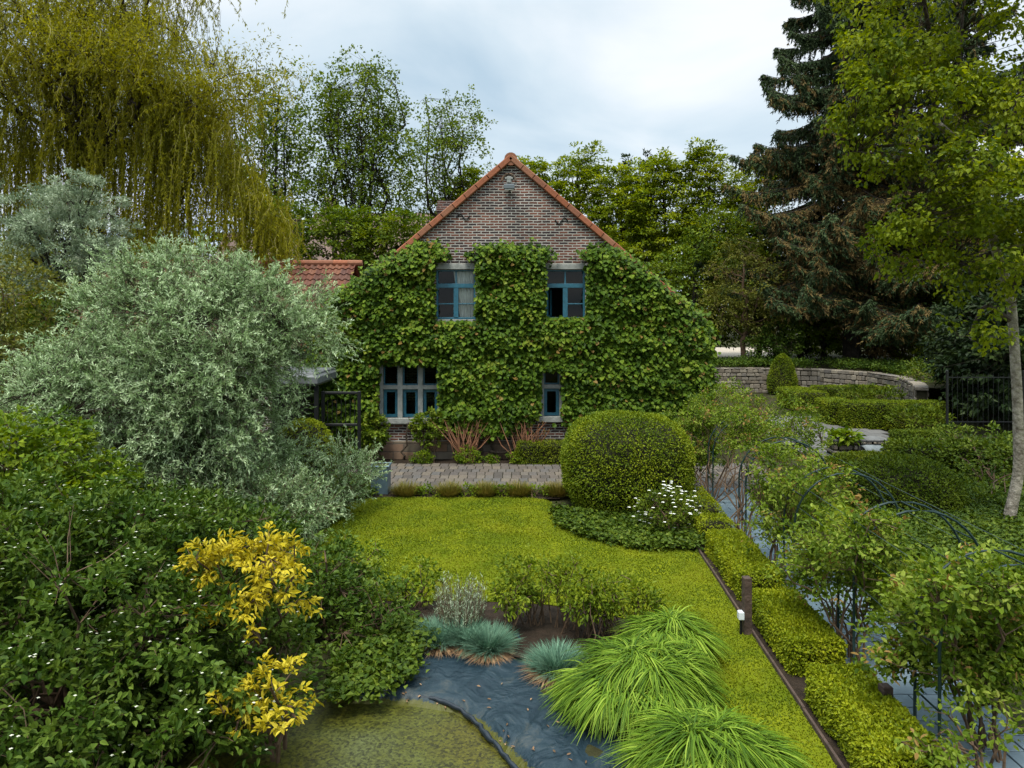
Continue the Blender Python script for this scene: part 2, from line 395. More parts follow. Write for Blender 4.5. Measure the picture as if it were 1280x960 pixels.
def shrub(name, label, cat, base, envs, mat, n=300, per=14, cr=0.12, L=0.06, W=0.03, kind='p', shell=0.6, rough=0.18, wood=M_stem, stems=6, group=None, zmin=0.03, flower=None, sub=1, subr=.15, rl=0.02, tfrac=0.3, twig=.005, foliage='foliage', leaf=None, fmat=None, **kw):
    th = thing(name, label, cat, base, group)
    C, O = crown_points(envs, n, shell, rough, seed=rng.random() * 9, zmin=zmin, sub=sub, subr=subr)
    mb = MB(); leaf_clumps(mb, C, O, per, cr, L, W, kind, **kw); part(mb, foliage, mat, th)
    wd = MB(); b = np.asarray(base, float); idx = rng.choice(len(C), min(stems, len(C)), replace=False); ends = []
    for i in idx:
        q = curve(b + np.array([rng.normal() * .08, rng.normal() * .08, -0.03]), C[i], (0, 0, 0.1), 6, .04)
        wd.tube(q, np.linspace(rl, rl * .35, 6), 5, cap=False); ends += [q[j] for j in range(2, 6)]
    if tfrac and ends:
        ends = np.array(ends); sel = C[rng.random(len(C)) < tfrac]
        if len(sel): wd.twigs(ends[((sel[:, None] - ends[None]) ** 2).sum(-1).argmin(1)], sel, twig, twig * .5)
    if wd.v: part(wd, 'stems', wood, th)
    if flower:
        fm, cnt, fl = flower
        pk = rng.random(len(C)) < 1; Cs = C[pk]; Os = O[pk]
        i = rng.choice(len(Cs), cnt); fb = MB()
        c0 = Cs[i] + Os[i] * cr * .9 + rng.normal(size=(cnt, 3)) * cr * .4; c0[:, 2] += cr * .35
        for q in range(4):
            an = q * math.pi / 2 + rng.random(cnt) * .6
            d = np.stack([np.cos(an), np.sin(an), .25 + 0 * an], 1)
            fb.leaves(c0, d, np.array([0, 0, 1.0]) + 0 * d, fl, fl * .8, rng.random(cnt), 'q')
        if cnt > 100: part(fb, 'flowers', fm, th)['kind'] = 'stuff'
        else:                                    # few enough to be counted: every blossom is a part of its own
            v_ = np.stack([q.reshape(-1, 4, 3) for q in fb.v], 1)
            for q in range(cnt):
                f1 = MB()
                for z in range(4): f1.add(v_[q, z], [(0, 1, 2, 3)], .5)
                part(f1, 'flower', fm, th)
    return th
def tree(name, label, base, top, tr, envs, mat, n=400, per=14, cr=0.35, L=0.13, W=0.08, kind='q', shell=0.5, rough=0.2, wood=M_bark, nl=14, rl=0.06, twig=0.012, tfrac=0.5, rise=.25, k0=.3, cat='tree', group=None, zmin=0.1, trunk_bend=(0, 0, 0), sub=1, subr=.3, **kw):
    th = thing(name, label, cat, base, group)
    C, O = crown_points(envs, n, shell, rough, seed=rng.random() * 9, zmin=zmin, sub=sub, subr=subr)
    mb = MB(); leaf_clumps(mb, C, O, per, cr, L, W, kind, **kw); part(mb, 'crown', mat, th)
    wd = MB(); limbs_and_twigs(wd, np.asarray(base, float) - np.array([0, 0, .1]), np.asarray(top, float), tr, envs, C, nl, rl, twig, tfrac, rise, k0, trunk_bend); part(wd, 'trunk', wood, th, True)
    return th

# clipped shapes: a solid dark twig core, also added to block light, with a skin of small leaves
def clipped(name, label, cat, base, core, surf_pts, surf_n, mat, L=0.035, W=0.02, group=None, jit=0.03, out=0.9, up=.5):
    th = thing(name, label, cat, base, group)
    part(core, 'branches', M_twig, th)
    N = len(surf_pts); mb = MB()
    pos = surf_pts + surf_n * (rng.random((N, 1)) - .55) * jit * 2 + rng.normal(size=(N, 3)) * jit * .35
    d = surf_n * out + rng.normal(size=(N, 3)) * .65
    n = np.array([0, 0, 1.0]) * up + surf_n * .6 + rng.normal(size=(N, 3)) * .5
    r = np.clip(.5 + .3 * wob(surf_pts, 2.5, rng.random() * 9) + .2 * rng.normal(size=N), 0, 1)
    mb.leaves(pos, d, n, L * (.7 + .6 * rng.random(N)), W * (.8 + .4 * rng.random(N)), r, 'q')
    part(mb, 'foliage', mat, th)
    return th
def box_surface(c, size, n, rot=0.0, rnd=0.06, wav=0.03):
    x, y, z = np.asarray(size) / 2
    ar = np.array([4 * x * y, 4 * x * z, 4 * x * z, 4 * y * z, 4 * y * z]); cnt = np.round(ar / ar.sum() * n).astype(int)
    Pn, Nn = [], []
    for k, m in enumerate(cnt):
        u, v = rng.random(m) * 2 - 1, rng.random(m) * 2 - 1
        if k == 0: p = np.stack([u * x, v * y, z + 0 * u], 1); q = (0, 0, 1)
        elif k < 3: sg = -1 if k == 1 else 1; p = np.stack([u * x, sg * y + 0 * u, v * z], 1); q = (0, sg, 0)
        else: sg = -1 if k == 3 else 1; p = np.stack([sg * x + 0 * u, u * y, v * z], 1); q = (sg, 0, 0)
        Pn.append(p); Nn.append(np.tile(np.array(q, float), (m, 1)))
    p = np.concatenate(Pn); q = np.concatenate(Nn)
    # soften the edges, let the surface waver
    ax = np.abs(p) / np.array([x, y, z]); m2 = np.sort(ax * np.array([x, y, z]) - np.array([x, y, z]) + rnd, 1)
    e = np.clip(m2[:, 1], 0, None)
    p = p - unit(p * np.array([1, 1, 1.2])) * (e[:, None] * .55)
    p = p + q * (wav * wob(p + np.asarray(c), 3.0, 1.3))[:, None]
    ca, sa = math.cos(rot), math.sin(rot)
    R = np.array([[ca, -sa, 0], [sa, ca, 0], [0, 0, 1]])
    return p @ R.T + np.asarray(c), q @ R.T
def box_hedge(label, c, size, n, mat, rot=0.0, L=.035, W=.02, group=None, cat='hedge', name='box_hedge', wav=.03, jit=.03):
    c = np.asarray(c, float); core = MB(); core.box(c - np.array([0, 0, .0]), np.asarray(size) - np.array([.1, .1, .07]), rot, bev=.05)
    p, q = box_surface(c, size, n, rot, wav=wav)
    return clipped(name, label, cat, (c[0], c[1], c[2] - size[2] / 2), core, p, q, mat, L, W, group, jit)
def blob_surface(c, R, n, power=2.0, zmin=-1.0, lump=.04, seed=1.0):
    d = sphere(int(n * 1.8)); d = d[d[:, 2] > zmin][:n]
    s = (np.abs(d) ** power).sum(1) ** (-1 / power)
    p = d * s[:, None] * (1 + lump * wob(d, 3.2, seed))[:, None]
    q = unit(np.sign(p) * np.abs(p) ** (power - 1) / np.asarray(R))
    return np.asarray(c) + p * np.asarray(R), q
def blob_core(c, R, power=2.0, zmin=-1.0, shrink=.93, lump=.04, seed=1.0):
    th = np.linspace(0, math.pi, 17); ph = np.linspace(0, 2 * math.pi, 25)[:-1]
    T, Ph = np.meshgrid(th, ph, indexing='ij')
    d = np.stack([np.sin(T) * np.cos(Ph), np.sin(T) * np.sin(Ph), np.cos(T)], -1); d[..., 2] = np.maximum(d[..., 2], zmin)
    s = (np.abs(d) ** power).sum(-1) ** (-1 / power)
    mb = MB(); mb.grid(np.asarray(c) + d * s[..., None] * (1 + lump * wob(d, 3.2, seed))[..., None] * np.asarray(R) * shrink, closed=True)
    return mb
def topiary(name, label, cat, c, R, n, mat, power=2.0, zmin=-1.0, L=.035, W=.02, base_z=0, jit=.03, lump=.04, group=None):
    seed = rng.random() * 9
    p, q = blob_surface(c, R, n, power, zmin, lump, seed)
    return clipped(name, label, cat, (c[0], c[1], base_z), blob_core(c, R, power, zmin, .94, lump, seed), p, q, mat, L, W, group, jit)

# ------------------------------------------------------------------ foliage colours
L_vine = leafmat('leaf_vine', (0.025, 0.056, 0.005), (0.066, 0.124, 0.009), (0.15, 0.215, 0.018), .22, .42, tip=(0.20, 0.13, 0.035))
L_gold = leafmat('leaf_golden_box', (0.09, 0.13, 0.006), (0.19, 0.235, 0.008), (0.31, 0.335, 0.013), .28, .5)
L_box = leafmat('leaf_box', (0.045, 0.075, 0.004), (0.11, 0.145, 0.007), (0.20, 0.225, 0.012), .22, .45)
L_boxd = leafmat('leaf_box_dark', (0.030, 0.058, 0.005), (0.075, 0.115, 0.008), (0.135, 0.175, 0.013), .2, .5)
L_silver = leafmat('leaf_silver', (0.06, 0.105, 0.028), (0.225, 0.335, 0.135), (0.54, 0.66, 0.40), .22, .5, vary=.25)
L_elae = leafmat('leaf_greysilver', (0.11, 0.16, 0.08), (0.26, 0.33, 0.20), (0.46, 0.53, 0.38), .15, .55)
L_willow = leafmat('leaf_willow', (0.115, 0.125, 0.007), (0.23, 0.235, 0.012), (0.36, 0.345, 0.02), .5, .5)
L_horn = leafmat('leaf_hornbeam', (0.06, 0.10, 0.006), (0.155, 0.215, 0.010), (0.31, 0.36, 0.022), .42, .45)
L_poplar = leafmat('leaf_alder', (0.045, 0.085, 0.008), (0.10, 0.155, 0.012), (0.18, 0.235, 0.018), .3, .45)
L_dog = leafmat('leaf_dogwood', (0.024, 0.054, 0.005), (0.056, 0.103, 0.011), (0.115, 0.17, 0.024), .25, .42)
L_yellow = leafmat('leaf_yellow', (0.22, 0.19, 0.012), (0.45, 0.37, 0.018), (0.62, 0.52, 0.06), .25, .45, vary=.2)
L_lime = leafmat('leaf_lime', (0.05, 0.10, 0.006), (0.115, 0.18, 0.009), (0.20, 0.26, 0.016), .3, .45)
L_rose = leafmat('leaf_rose', (0.05, 0.09, 0.007), (0.125, 0.19, 0.013), (0.26, 0.32, 0.05), .35, .42, tip=(0.27, 0.17, 0.05))
L_birch = leafmat('leaf_maple', (0.06, 0.10, 0.006), (0.145, 0.195, 0.010), (0.25, 0.295, 0.018), .42, .45)
L_dark = leafmat('leaf_evergreen', (0.008, 0.018, 0.006), (0.018, 0.034, 0.009), (0.035, 0.055, 0.012), .12, .5)
L_spruce = leafmat('needle_spruce', (0.016, 0.034, 0.013), (0.036, 0.062, 0.022), (0.07, 0.10, 0.035), .08, .55)
L_brown = leafmat('needle_brown', (0.06, 0.042, 0.014), (0.14, 0.098, 0.032), (0.23, 0.165, 0.06), .12, .6)
L_hako = leafmat('blade_forest_grass', (0.05, 0.105, 0.008), (0.135, 0.23, 0.016), (0.28, 0.38, 0.045), .3, .4, vary=.2)
L_fesc = leafmat('blade_fescue', (0.04, 0.095, 0.058), (0.09, 0.185, 0.118), (0.18, 0.29, 0.19), .15, .5, vary=.2)
L_straw = leafmat('blade_dry', (0.12, 0.075, 0.04), (0.25, 0.15, 0.08), (0.38, 0.25, 0.14), .1, .7)
L_lawn = leafmat('blade_lawn', (0.068, 0.108, 0.004), (0.125, 0.162, 0.006), (0.205, 0.22, 0.010), .3, .5, vary=1.0, nscale=1.3)
L_gcov = leafmat('leaf_ground_ivy', (0.028, 0.056, 0.005), (0.068, 0.11, 0.010), (0.14, 0.185, 0.02), .22, .5)
L_olive = leafmat('leaf_olive', (0.05, 0.065, 0.010), (0.105, 0.115, 0.016), (0.18, 0.18, 0.03), .3, .5)
L_hedge = leafmat('leaf_clipped_hedge', (0.055, 0.095, 0.005), (0.13, 0.18, 0.008), (0.23, 0.265, 0.013), .22, .5)
L_willowtwig = plain('willow_twig', (0.17, 0.15, 0.03), .7)
L_red = leafmat('leaf_reddish', (0.06, 0.045, 0.012), (0.13, 0.085, 0.018), (0.15, 0.14, 0.025), .25, .5)
L_bed = leafmat('leaf_spiraea', (0.06, 0.10, 0.007), (0.13, 0.185, 0.012), (0.23, 0.27, 0.02), .3, .45)
M_white = plain('petal_white', (0.75, 0.76, 0.70), 0.6)
M_cream = plain('petal_cream', (0.55, 0.56, 0.44), 0.6)

# ------------------------------------------------------------------ ground
M_soil = plain('soil', (0.040, 0.028, 0.019), 0.95, spec=.15, scale=7, bump=.8, col2=(0.016, 0.012, 0.008), bscale=30)
M_ground = plain('garden_ground', (0.045, 0.05, 0.018), 0.95, spec=.1, scale=1.2, bump=.5, col2=(0.022, 0.018, 0.01), bscale=20)
M_lawnbase = plain('lawn_turf', (0.165, 0.185, 0.008), 0.95, spec=.05, scale=1.7, bump=.35, col2=(0.075, 0.108, 0.005), detail=12, bscale=45)
pond_px = [(150, 1060), (250, 940), (330, 884), (400, 874), (480, 878), (560, 888), (603, 912), (650, 955), (740, 1060)]
WZ = -0.12
pond = [G(x, y, WZ)[:2] for x, y in pond_px]
pond += [np.array([2.0, 2.6]), np.array([-4.5, 2.6])]
def poly_sd(x, y, poly):
    p = np.asarray(poly); d = np.full(np.shape(x), 1e9)
    for i in range(len(p)):
        a_, b_ = p[i], p[(i + 1) % len(p)]; e_ = b_ - a_
        t = np.clip(((x - a_[0]) * e_[0] + (y - a_[1]) * e_[1]) / (e_ @ e_ + 1e-9), 0, 1)
        d = np.minimum(d, np.hypot(x - a_[0] - t * e_[0], y - a_[1] - t * e_[1]))
    return np.where(inpoly(x, y, poly), -d, d)
def gz(x, y):
    sd = poly_sd(x, y, pond)
    z = np.clip(sd * 0.35 - 0.14, -0.75, -0.03)
    return z + 0.02 * np.sin(x * 1.3) * np.sin(y * 1.1) - .015
xs = np.unique(np.concatenate([np.linspace(-900, -40, 8), np.linspace(-40, -9, 12), np.arange(-9, 16, .22), np.linspace(16, 60, 14), np.linspace(60, 900, 8)]))
ys = np.unique(np.concatenate([np.linspace(-200, 1.5, 6), np.arange(1.5, 12, .2), np.arange(12, 30, .6), np.linspace(30, 80, 18), np.linspace(80, 1500, 9)]))
Xg, Yg = np.meshgrid(xs, ys, indexing='ij')
g = MB(); g.grid(np.stack([Xg, Yg, gz(Xg, Yg)], -1)); tag(g.build('ground', M_ground, None, True), kind='structure')

def ngon(name, pts, mat, z, kind='structure'):
    me = bpy.data.meshes.new(name)
    v = [(p[0], p[1], z) for p in pts]
    ar = sum(v[i][0] * v[(i + 1) % len(v)][1] - v[(i + 1) % len(v)][0] * v[i][1] for i in range(len(v)))
    if ar < 0: v.reverse()
    me.from_pydata(v, [], [list(range(len(v)))]); me.materials.append(mat); me.update()
    o = bpy.data.objects.new(name, me); COL.objects.link(o); tag(o, kind=kind); return o
def smooth_poly(pts, it=2):
    p = np.asarray(pts, float)
    for _ in range(it):
        q = np.roll(p, -1, 0); p = np.stack([p * .75 + q * .25, p * .25 + q * .75], 1).reshape(-1, 2)
    return p
lawn_px = [(437, 622.5), (560, 622), (690, 622), (690, 640), (700, 658), (735, 672), (800, 683), (872, 688), (884, 700), (921, 763), (968, 829), (1012, 904), (1037, 945), (1100, 1060),
           (960, 1060), (900, 900), (850, 800), (790, 775), (700, 757), (600, 752), (500, 752), (430, 752), (370, 740), (330, 700), (395, 668), (425, 650)]
lawn = smooth_poly([G(x, y)[:2] for x, y in lawn_px], 2)
ngon('lawn', lawn, M_lawnbase, 0.012)
bed = [G(x, y)[:2] for x, y in [(440, 752), (600, 752), (700, 757), (790, 775), (850, 800), (900, 900), (760, 900), (690, 830), (560, 806), (430, 815)]]
ngon('soil_bed', smooth_poly(bed, 1), M_soil, 0.004)
ngon('house_border_soil', [(-3.6, 17.25), (3.3, 17.25), (3.3, 17.98), (-3.6, 17.98)], M_soil, 0.006)
ngon('front_border_soil', [G(x, y)[:2] for x, y in [(425, 624), (700, 624), (700, 609), (480, 609)]], M_soil, 0.006)
side_lawn = smooth_poly([G(x, y)[:2] for x, y in [(1085, 706), (1150, 704), (1215, 716), (1330, 750), (1330, 800), (1085, 760)]], 2)
ngon('side_lawn', side_lawn, M_lawnbase, 0.012)
def edge_x(Y): return 2.62 + (Y - 5.87) * 0.047
ngon('hedge_row_soil', [(edge_x(y) + o, y) for y, o in [(4.3, .02), (13.6, .02), (13.6, .72), (4.3, .72)]], M_soil, 0.006)
ngon('right_garden_lawn', [(4.75, 2), (40, 2), (40, 15.2), (8.2, 15.2), (5.3, 13.5)], M_lawnbase, -0.004)

# lawn blades: short, uneven, one mass
def blades_on(name, poly, n, h=.05, wdt=.004):
    q = sample_poly(poly, n); N = len(q)
    dep = q[:, 1]; keep = rng.random(N) < np.clip(1.25 - dep / 20, .35, 1); q = q[keep]; N = len(q)
    hh = h * (.6 + .7 * rng.random(N)) * (1 + .3 * wob(np.c_[q, 0 * q[:, 0]], 1.4)); an = rng.random(N) * 6.283; ln = rng.random(N) * .8
    b = np.c_[q, np.full(N, .010)]
    dv = np.c_[np.cos(an) * ln, np.sin(an) * ln, np.ones(N)]
    pts = np.stack([b, b + dv * hh[:, None] * .55, b + dv * hh[:, None] * np.array([1.5, 1.5, .85])], 1)
    m = MB(); wd = wdt * (1 + dep[keep] / 9)
    m.blades(pts, np.stack([wd, wd * .8, wd * .15], 1), np.clip(.5 + .09 * rng.normal(size=N), 0, 1), side=np.c_[-np.sin(an), np.cos(an), 0 * an])
    o = m.build(name, L_lawn); tag(o, kind='stuff'); return o
blades_on('lawn_grass', lawn, 120000, .021, .0034)
blades_on('side_lawn_grass', side_lawn, 30000)

# cobbled path along the house: real setts on a sand bed
M_sett = facemat('setts', [(0.075, 0.066, 0.058), (0.12, 0.10, 0.082), (0.10, 0.095, 0.09), (0.15, 0.125, 0.095), (0.085, 0.075, 0.07)], .75, .5, 18)
M_joint = plain('sand_joint', (0.035, 0.033, 0.02), .95, scale=9, var=.4, spec=.1)
ngon('cobbled_path_bed', [(-4.4, 14.75), (5.9, 14.75), (5.9, 17.3), (-4.4, 17.3)], M_joint, 0.004)
m = MB(); y = 14.8; row = 0
while y < 17.25:
    dpt = .30 + .05 * random.random(); x = -4.35 + .1 * (row % 2)
    while x < 5.8:
        wd = .19 + .03 * random.random()
        m.box((x + wd / 2, y + dpt / 2, -.004 + .008 * random.random()), (wd - .016, dpt - .02, .05), (random.random() - .5) * .06, random.random(), .006)
        x += wd
    y += dpt; row += 1
tag(m.build('cobbled_path', M_sett), kind='structure')
# blue-grey slab path under the arches
M_slab = facemat('slabs', [(0.09, 0.135, 0.165), (0.125, 0.175, 0.21), (0.105, 0.15, 0.18), (0.155, 0.205, 0.235)], .45, .25, 5, spec=.5)
ngon('slab_path_bed', [(edge_x(y) + o, y) for y, o in [(4.2, .72), (14.8, .72), (14.8, 1.82), (4.2, 1.82)]], M_joint, 0.004)
m = MB(); y = 4.3; row = 0
while y < 14.7:
    dpt = .22; x0 = edge_x(y) + .75; x = x0 - (.17 if row % 2 else 0)
    while x < x0 + 1.0:
        wd = .34; a0 = max(x, x0); a1 = min(x + wd, x0 + 1.04)
        if a1 - a0 > .05: m.box(((a0 + a1) / 2, y + dpt / 2, .012 + .003 * random.random()), (a1 - a0 - .014, dpt - .014, .04), .01 * (random.random() - .5), random.random(), .004)
        x += wd
    y += dpt; row += 1
tag(m.build('slab_path', M_slab), kind='structure')
# patio in the upper right garden
M_flag = facemat('flagstones', [(0.085, 0.083, 0.078), (0.13, 0.126, 0.118), (0.105, 0.103, 0.097)], .8, .4, 6)
m = MB()
for i in range(9):
    for j in range(14):
        x = 7.6 + i * .62 + (.3 if j % 2 else 0); y = 17.2 + j * .62
        if x - 7.6 < 0.2 + (y - 17.2) * .02 or x > 7.7 + 3.4 + (y - 19) * .12: continue
        m.box((x, y, .012), (.60, .60, .05), 0, random.random(), .006)
tag(m.build('flagstone_patio', M_flag), kind='structure')

# upper terrace behind the retaining wall
wall_line = [(4.9, 33.8), (8.4, 34.0), (12.0, 34.2), (14.6, 33.6), (16.0, 31.6), (16.0, 29.0), (15.0, 26.2), (14.4, 25.0)]
outer = [(-20, 120), (12, 120), (30, 120), (60, 110), (90, 80), (90, 50), (90, 26), (90, 10)]
m = MB()
for i in range(len(wall_line) - 1):
    a_, b_, c_, d_ = wall_line[i], wall_line[i + 1], outer[i + 1], outer[i]
    m.add([(a_[0], a_[1], 1.1), (b_[0], b_[1], 1.1), (c_[0], c_[1], 1.1), (d_[0], d_[1], 1.1)], [(0, 1, 2, 3)])
tag(m.build('upper_terrace', M_ground), kind='structure')
M_gravel = plain('gravel', (0.36, 0.31, 0.25), .95, scale=30, var=.3, spec=.2)
ngon('gravel_yard', [(9.5, 44), (17.0, 44), (21, 58), (10.5, 58)], M_gravel, 1.106)
ngon('gravel_drive', [(8.2, 46), (9.5, 44), (10.5, 58), (8.0, 58)], M_gravel, 1.104)

# ------------------------------------------------------------------ house
HY = 18.0
def HF(px, py): return ((px - 640) * HY / F, HC - (py - HOR) * HY / F)
M_brick = brickmat('brick_old', (0.035, 0.028, 0.03), (0.19, 0.08, 0.055), (0.40, 0.385, 0.345), ms=.013)
M_plinth = brickmat('plinth_stone', (0.16, 0.135, 0.10), (0.22, 0.19, 0.15), (0.12, 0.10, 0.08), .55, .2, .012)
M_stone = plain('dressed_stone', (0.29, 0.30, 0.28), .85, scale=7, col2=(0.19, 0.20, 0.185), bump=.2)
M_teal = plain('teal_paint', (0.018, 0.105, 0.155), .4, var=.2, scale=12)
M_verge = facemat('verge_tile', [(0.23, 0.078, 0.036), (0.28, 0.10, 0.05), (0.19, 0.075, 0.042), (0.25, 0.11, 0.06)], .8, .3, 9)
M_tile = facemat('pantile', [(0.095, 0.036, 0.022), (0.145, 0.053, 0.029), (0.06, 0.03, 0.023), (0.18, 0.075, 0.04), (0.085, 0.04, 0.03)], .75, .4, 10)
M_iron = plain('black_iron', (0.008, 0.009, 0.010), .5, metal=.3)
M_dark = plain('dark_interior', (0.03, 0.027, 0.024), .9)
M_curt = plain('curtain', (0.78, 0.76, 0.70), .9, var=.15, scale=5)
gm, t, b = newmat('window_glass'); t.nodes.remove(b)
tr = t.nodes.new('ShaderNodeBsdfTransparent'); tr.inputs[0].default_value = (.75, .8, .8, 1); gl = t.nodes.new('ShaderNodeBsdfGlossy'); gl.inputs['Roughness'].default_value = .03
fr = t.nodes.new('ShaderNodeFresnel'); fr.inputs[0].default_value = 1.42
mx = t.nodes.new('ShaderNodeMixShader'); lnk(t, fr.outputs[0], mx.inputs[0]); lnk(t, tr.outputs[0], mx.inputs[1]); lnk(t, gl.outputs[0], mx.inputs[2])
lnk(t, mx.outputs[0], t.nodes['Material Output'].inputs[0]); M_glass = gm

house = thing('brick_house', 'old brick gabled farmhouse with orange verge tiles and teal windows behind a climbing vine', 'house', (0, HY, 0))
AX, AZ = HF(638.5, 203); EX = 4.78; EZ = AZ - (EX - AX) * 0.845
def hw(z): return EX - AX if z <= EZ else (AZ - z) / 0.845
W1 = (*HF(545, 399), *HF(594.5, 337)); W2 = (*HF(682, 399), *HF(731.5, 337)); W3 = (*HF(475, 522), *HF(551, 454)); W4 = (*HF(676, 520), *HF(703, 454))
wins = [W1, W2, W3, W4]
zb = sorted(set([0.0, EZ, AZ - .001] + [z for w_ in wins for z in (w_[1], w_[3])]))
m = MB()
for z0, z1 in zip(zb[:-1], zb[1:]):
    cuts = sorted([(w_[0], w_[2]) for w_ in wins if w_[1] <= z0 + 1e-4 and w_[3] >= z1 - 1e-4])
    xl0, xr0, xl1, xr1 = AX - hw(z0), AX + hw(z0), AX - hw(z1), AX + hw(z1)
    edges = [(xl0, xl1)] + [e_ for c in cuts for e_ in ((c[0], c[0]), (c[1], c[1]))] + [(xr0, xr1)]
    for i in range(0, len(edges), 2):
        (a0, a1), (b0, b1) = edges[i], edges[i + 1]
        m.add([(a0, HY, z0), (b0, HY, z0), (b1, HY, z1), (a1, HY, z1)], [(0, 1, 2, 3)])
for w_ in wins:   # reveals
    x0, z0, x1, z1 = w_; d = .16
    m.add([(x0, HY, z0), (x0, HY + d, z0), (x0, HY + d, z1), (x0, HY, z1), (x1, HY, z0), (x1, HY + d, z0), (x1, HY + d, z1), (x1, HY, z1)],
          [(0, 1, 2, 3), (4, 7, 6, 5), (0, 4, 5, 1), (3, 2, 6, 7)])
HB = HY + 12
for sx in (AX - (EX - AX), EX):
    m.add([(sx, HY, 0), (sx, HB, 0), (sx, HB, EZ), (sx, HY, EZ)], [(0, 1, 2, 3)])
xl = AX - (EX - AX)
m.add([(xl, HB, 0), (EX, HB, 0), (EX, HB, EZ), (xl, HB, EZ), (AX, HB, AZ), (AX, HB, EZ)], [(0, 3, 2, 1), (3, 4, 5, 3), (5, 4, 2, 5)][:1])
m.add([(xl, HB, EZ), (AX, HB, EZ), (AX, HB, AZ), ((xl + AX) / 2, HB, (EZ + AZ) / 2), (EX, HB, EZ), ((EX + AX) / 2, HB, (EZ + AZ) / 2)], [(0, 3, 2, 1), (1, 2, 5, 4)])
part(m, 'wall', M_brick, house)
m = MB(); m.box(((xl + EX) / 2, HY - .0, .22), (EX - xl + .06, .06, .46), bev=.01); part(m, 'plinth', M_plinth, house)
m = MB(); m.box((AX, HY + 6.1, 2.75), (EX - xl - .1, 11.6, .2)); m.box((AX, HY + 6.1, .03), (EX - xl - .1, 11.6, .04)); m.box((AX, HY + 3.0, 2.6), (4.3, .1, 4.9)); part(m, 'inner_floor', M_dark, house)

def pantiles(mb, O, U, V, nu, nv, nx=6, amp=.03, step=.03):
    """a tiled slope: origin at the eave, U along the eave, V up the slope; every tile a wavy strip with its own colour"""
    O, U, V = map(lambda q: np.asarray(q, float), (O, U, V)); N = unit(np.cross(U, V))
    for j in range(nv):
        for i in range(nu):
            s = np.linspace(0, 1, nx); wv = amp * np.cos(s * 2 * math.pi)
            a_ = O + U * ((i + s) / nu)[:, None]
            lo = a_ + V * (j / nv) + N * (wv + step)[:, None]; hi = a_ + V * ((j + 1.04) / nv) + N * (wv)[:, None]; lip = a_ + V * (j / nv) + N * (wv * .9 - .002)[:, None]
            mb.grid(np.stack([lip, lo, hi]), random.random())
roofp = []
for sg in (-1, 1):
    m = MB(); ex = AX + sg * (EX - AX + .12); ez = AZ - (EX - AX + .12) * .845 + .03
    o_ = (ex, HY + .02, ez + .03); vv = np.array([AX, 0, AZ + .06]) - np.array([ex, 0, ez + .03])
    if sg > 0: pantiles(m, (ex, HY + .02, ez + .03), (0, 12, 0), vv, 48, 16, 4)
    else: pantiles(m, (ex, HY + 12.02, ez + .03), (0, -12, 0), vv, 48, 16, 4)
    m.add([(ex, HY, ez - .02), (ex, HB, ez - .02), (AX, HB, AZ - .005), (AX, HY + .02, AZ - .005)], [(0, 1, 2, 3)])
    roofp.append(part(m, 'roof', M_tile, house))
    m = MB(); n_ = 17; slope = math.atan(.845); Ls = (EX - AX + .1) / math.cos(slope); seg = Ls / n_
    for i in range(n_):
        s = (i + .5) * seg; cx = AX + sg * s * math.cos(slope); cz = AZ - s * math.sin(slope) + .10
        for dz, hh in ((0, .15),):
            m.box((cx, HY - .03 + .06, cz + .004 * random.random()), (seg + .02, .30, hh + .004 * (i % 2)), 0, random.random(), .02, tilt=sg * slope + .012 * sg)
    part(m, 'verge', M_verge, house)
m = MB(); th_ = np.linspace(0, 2 * math.pi, 15)[:-1]
for i in range(27):
    y0 = HY - .10 + i * .45
    m.tube([(AX, y0, AZ + .07), (AX, y0 + .47, AZ + .07)], [.165 + .01 * (i % 2), .15], 14, random.random())
part(m, 'ridge_cap', M_verge, house)
m = MB(); cx, cz = HF(559, 262); cx = (559 - 640) * 21.2 / F; 
m.box((cx, 21.2, HC + 112 * 21.2 / F), (.52, .6, 1.5)); m.box((cx, 21.2, HC + 129 * 21.2 / F + .09), (.60, .68, .16), bev=.02); part(m, 'chimney', brickmat('brick_chimney', (0.035, 0.028, 0.03), (0.13, 0.06, 0.045), (0.22, .2, .18)), house)

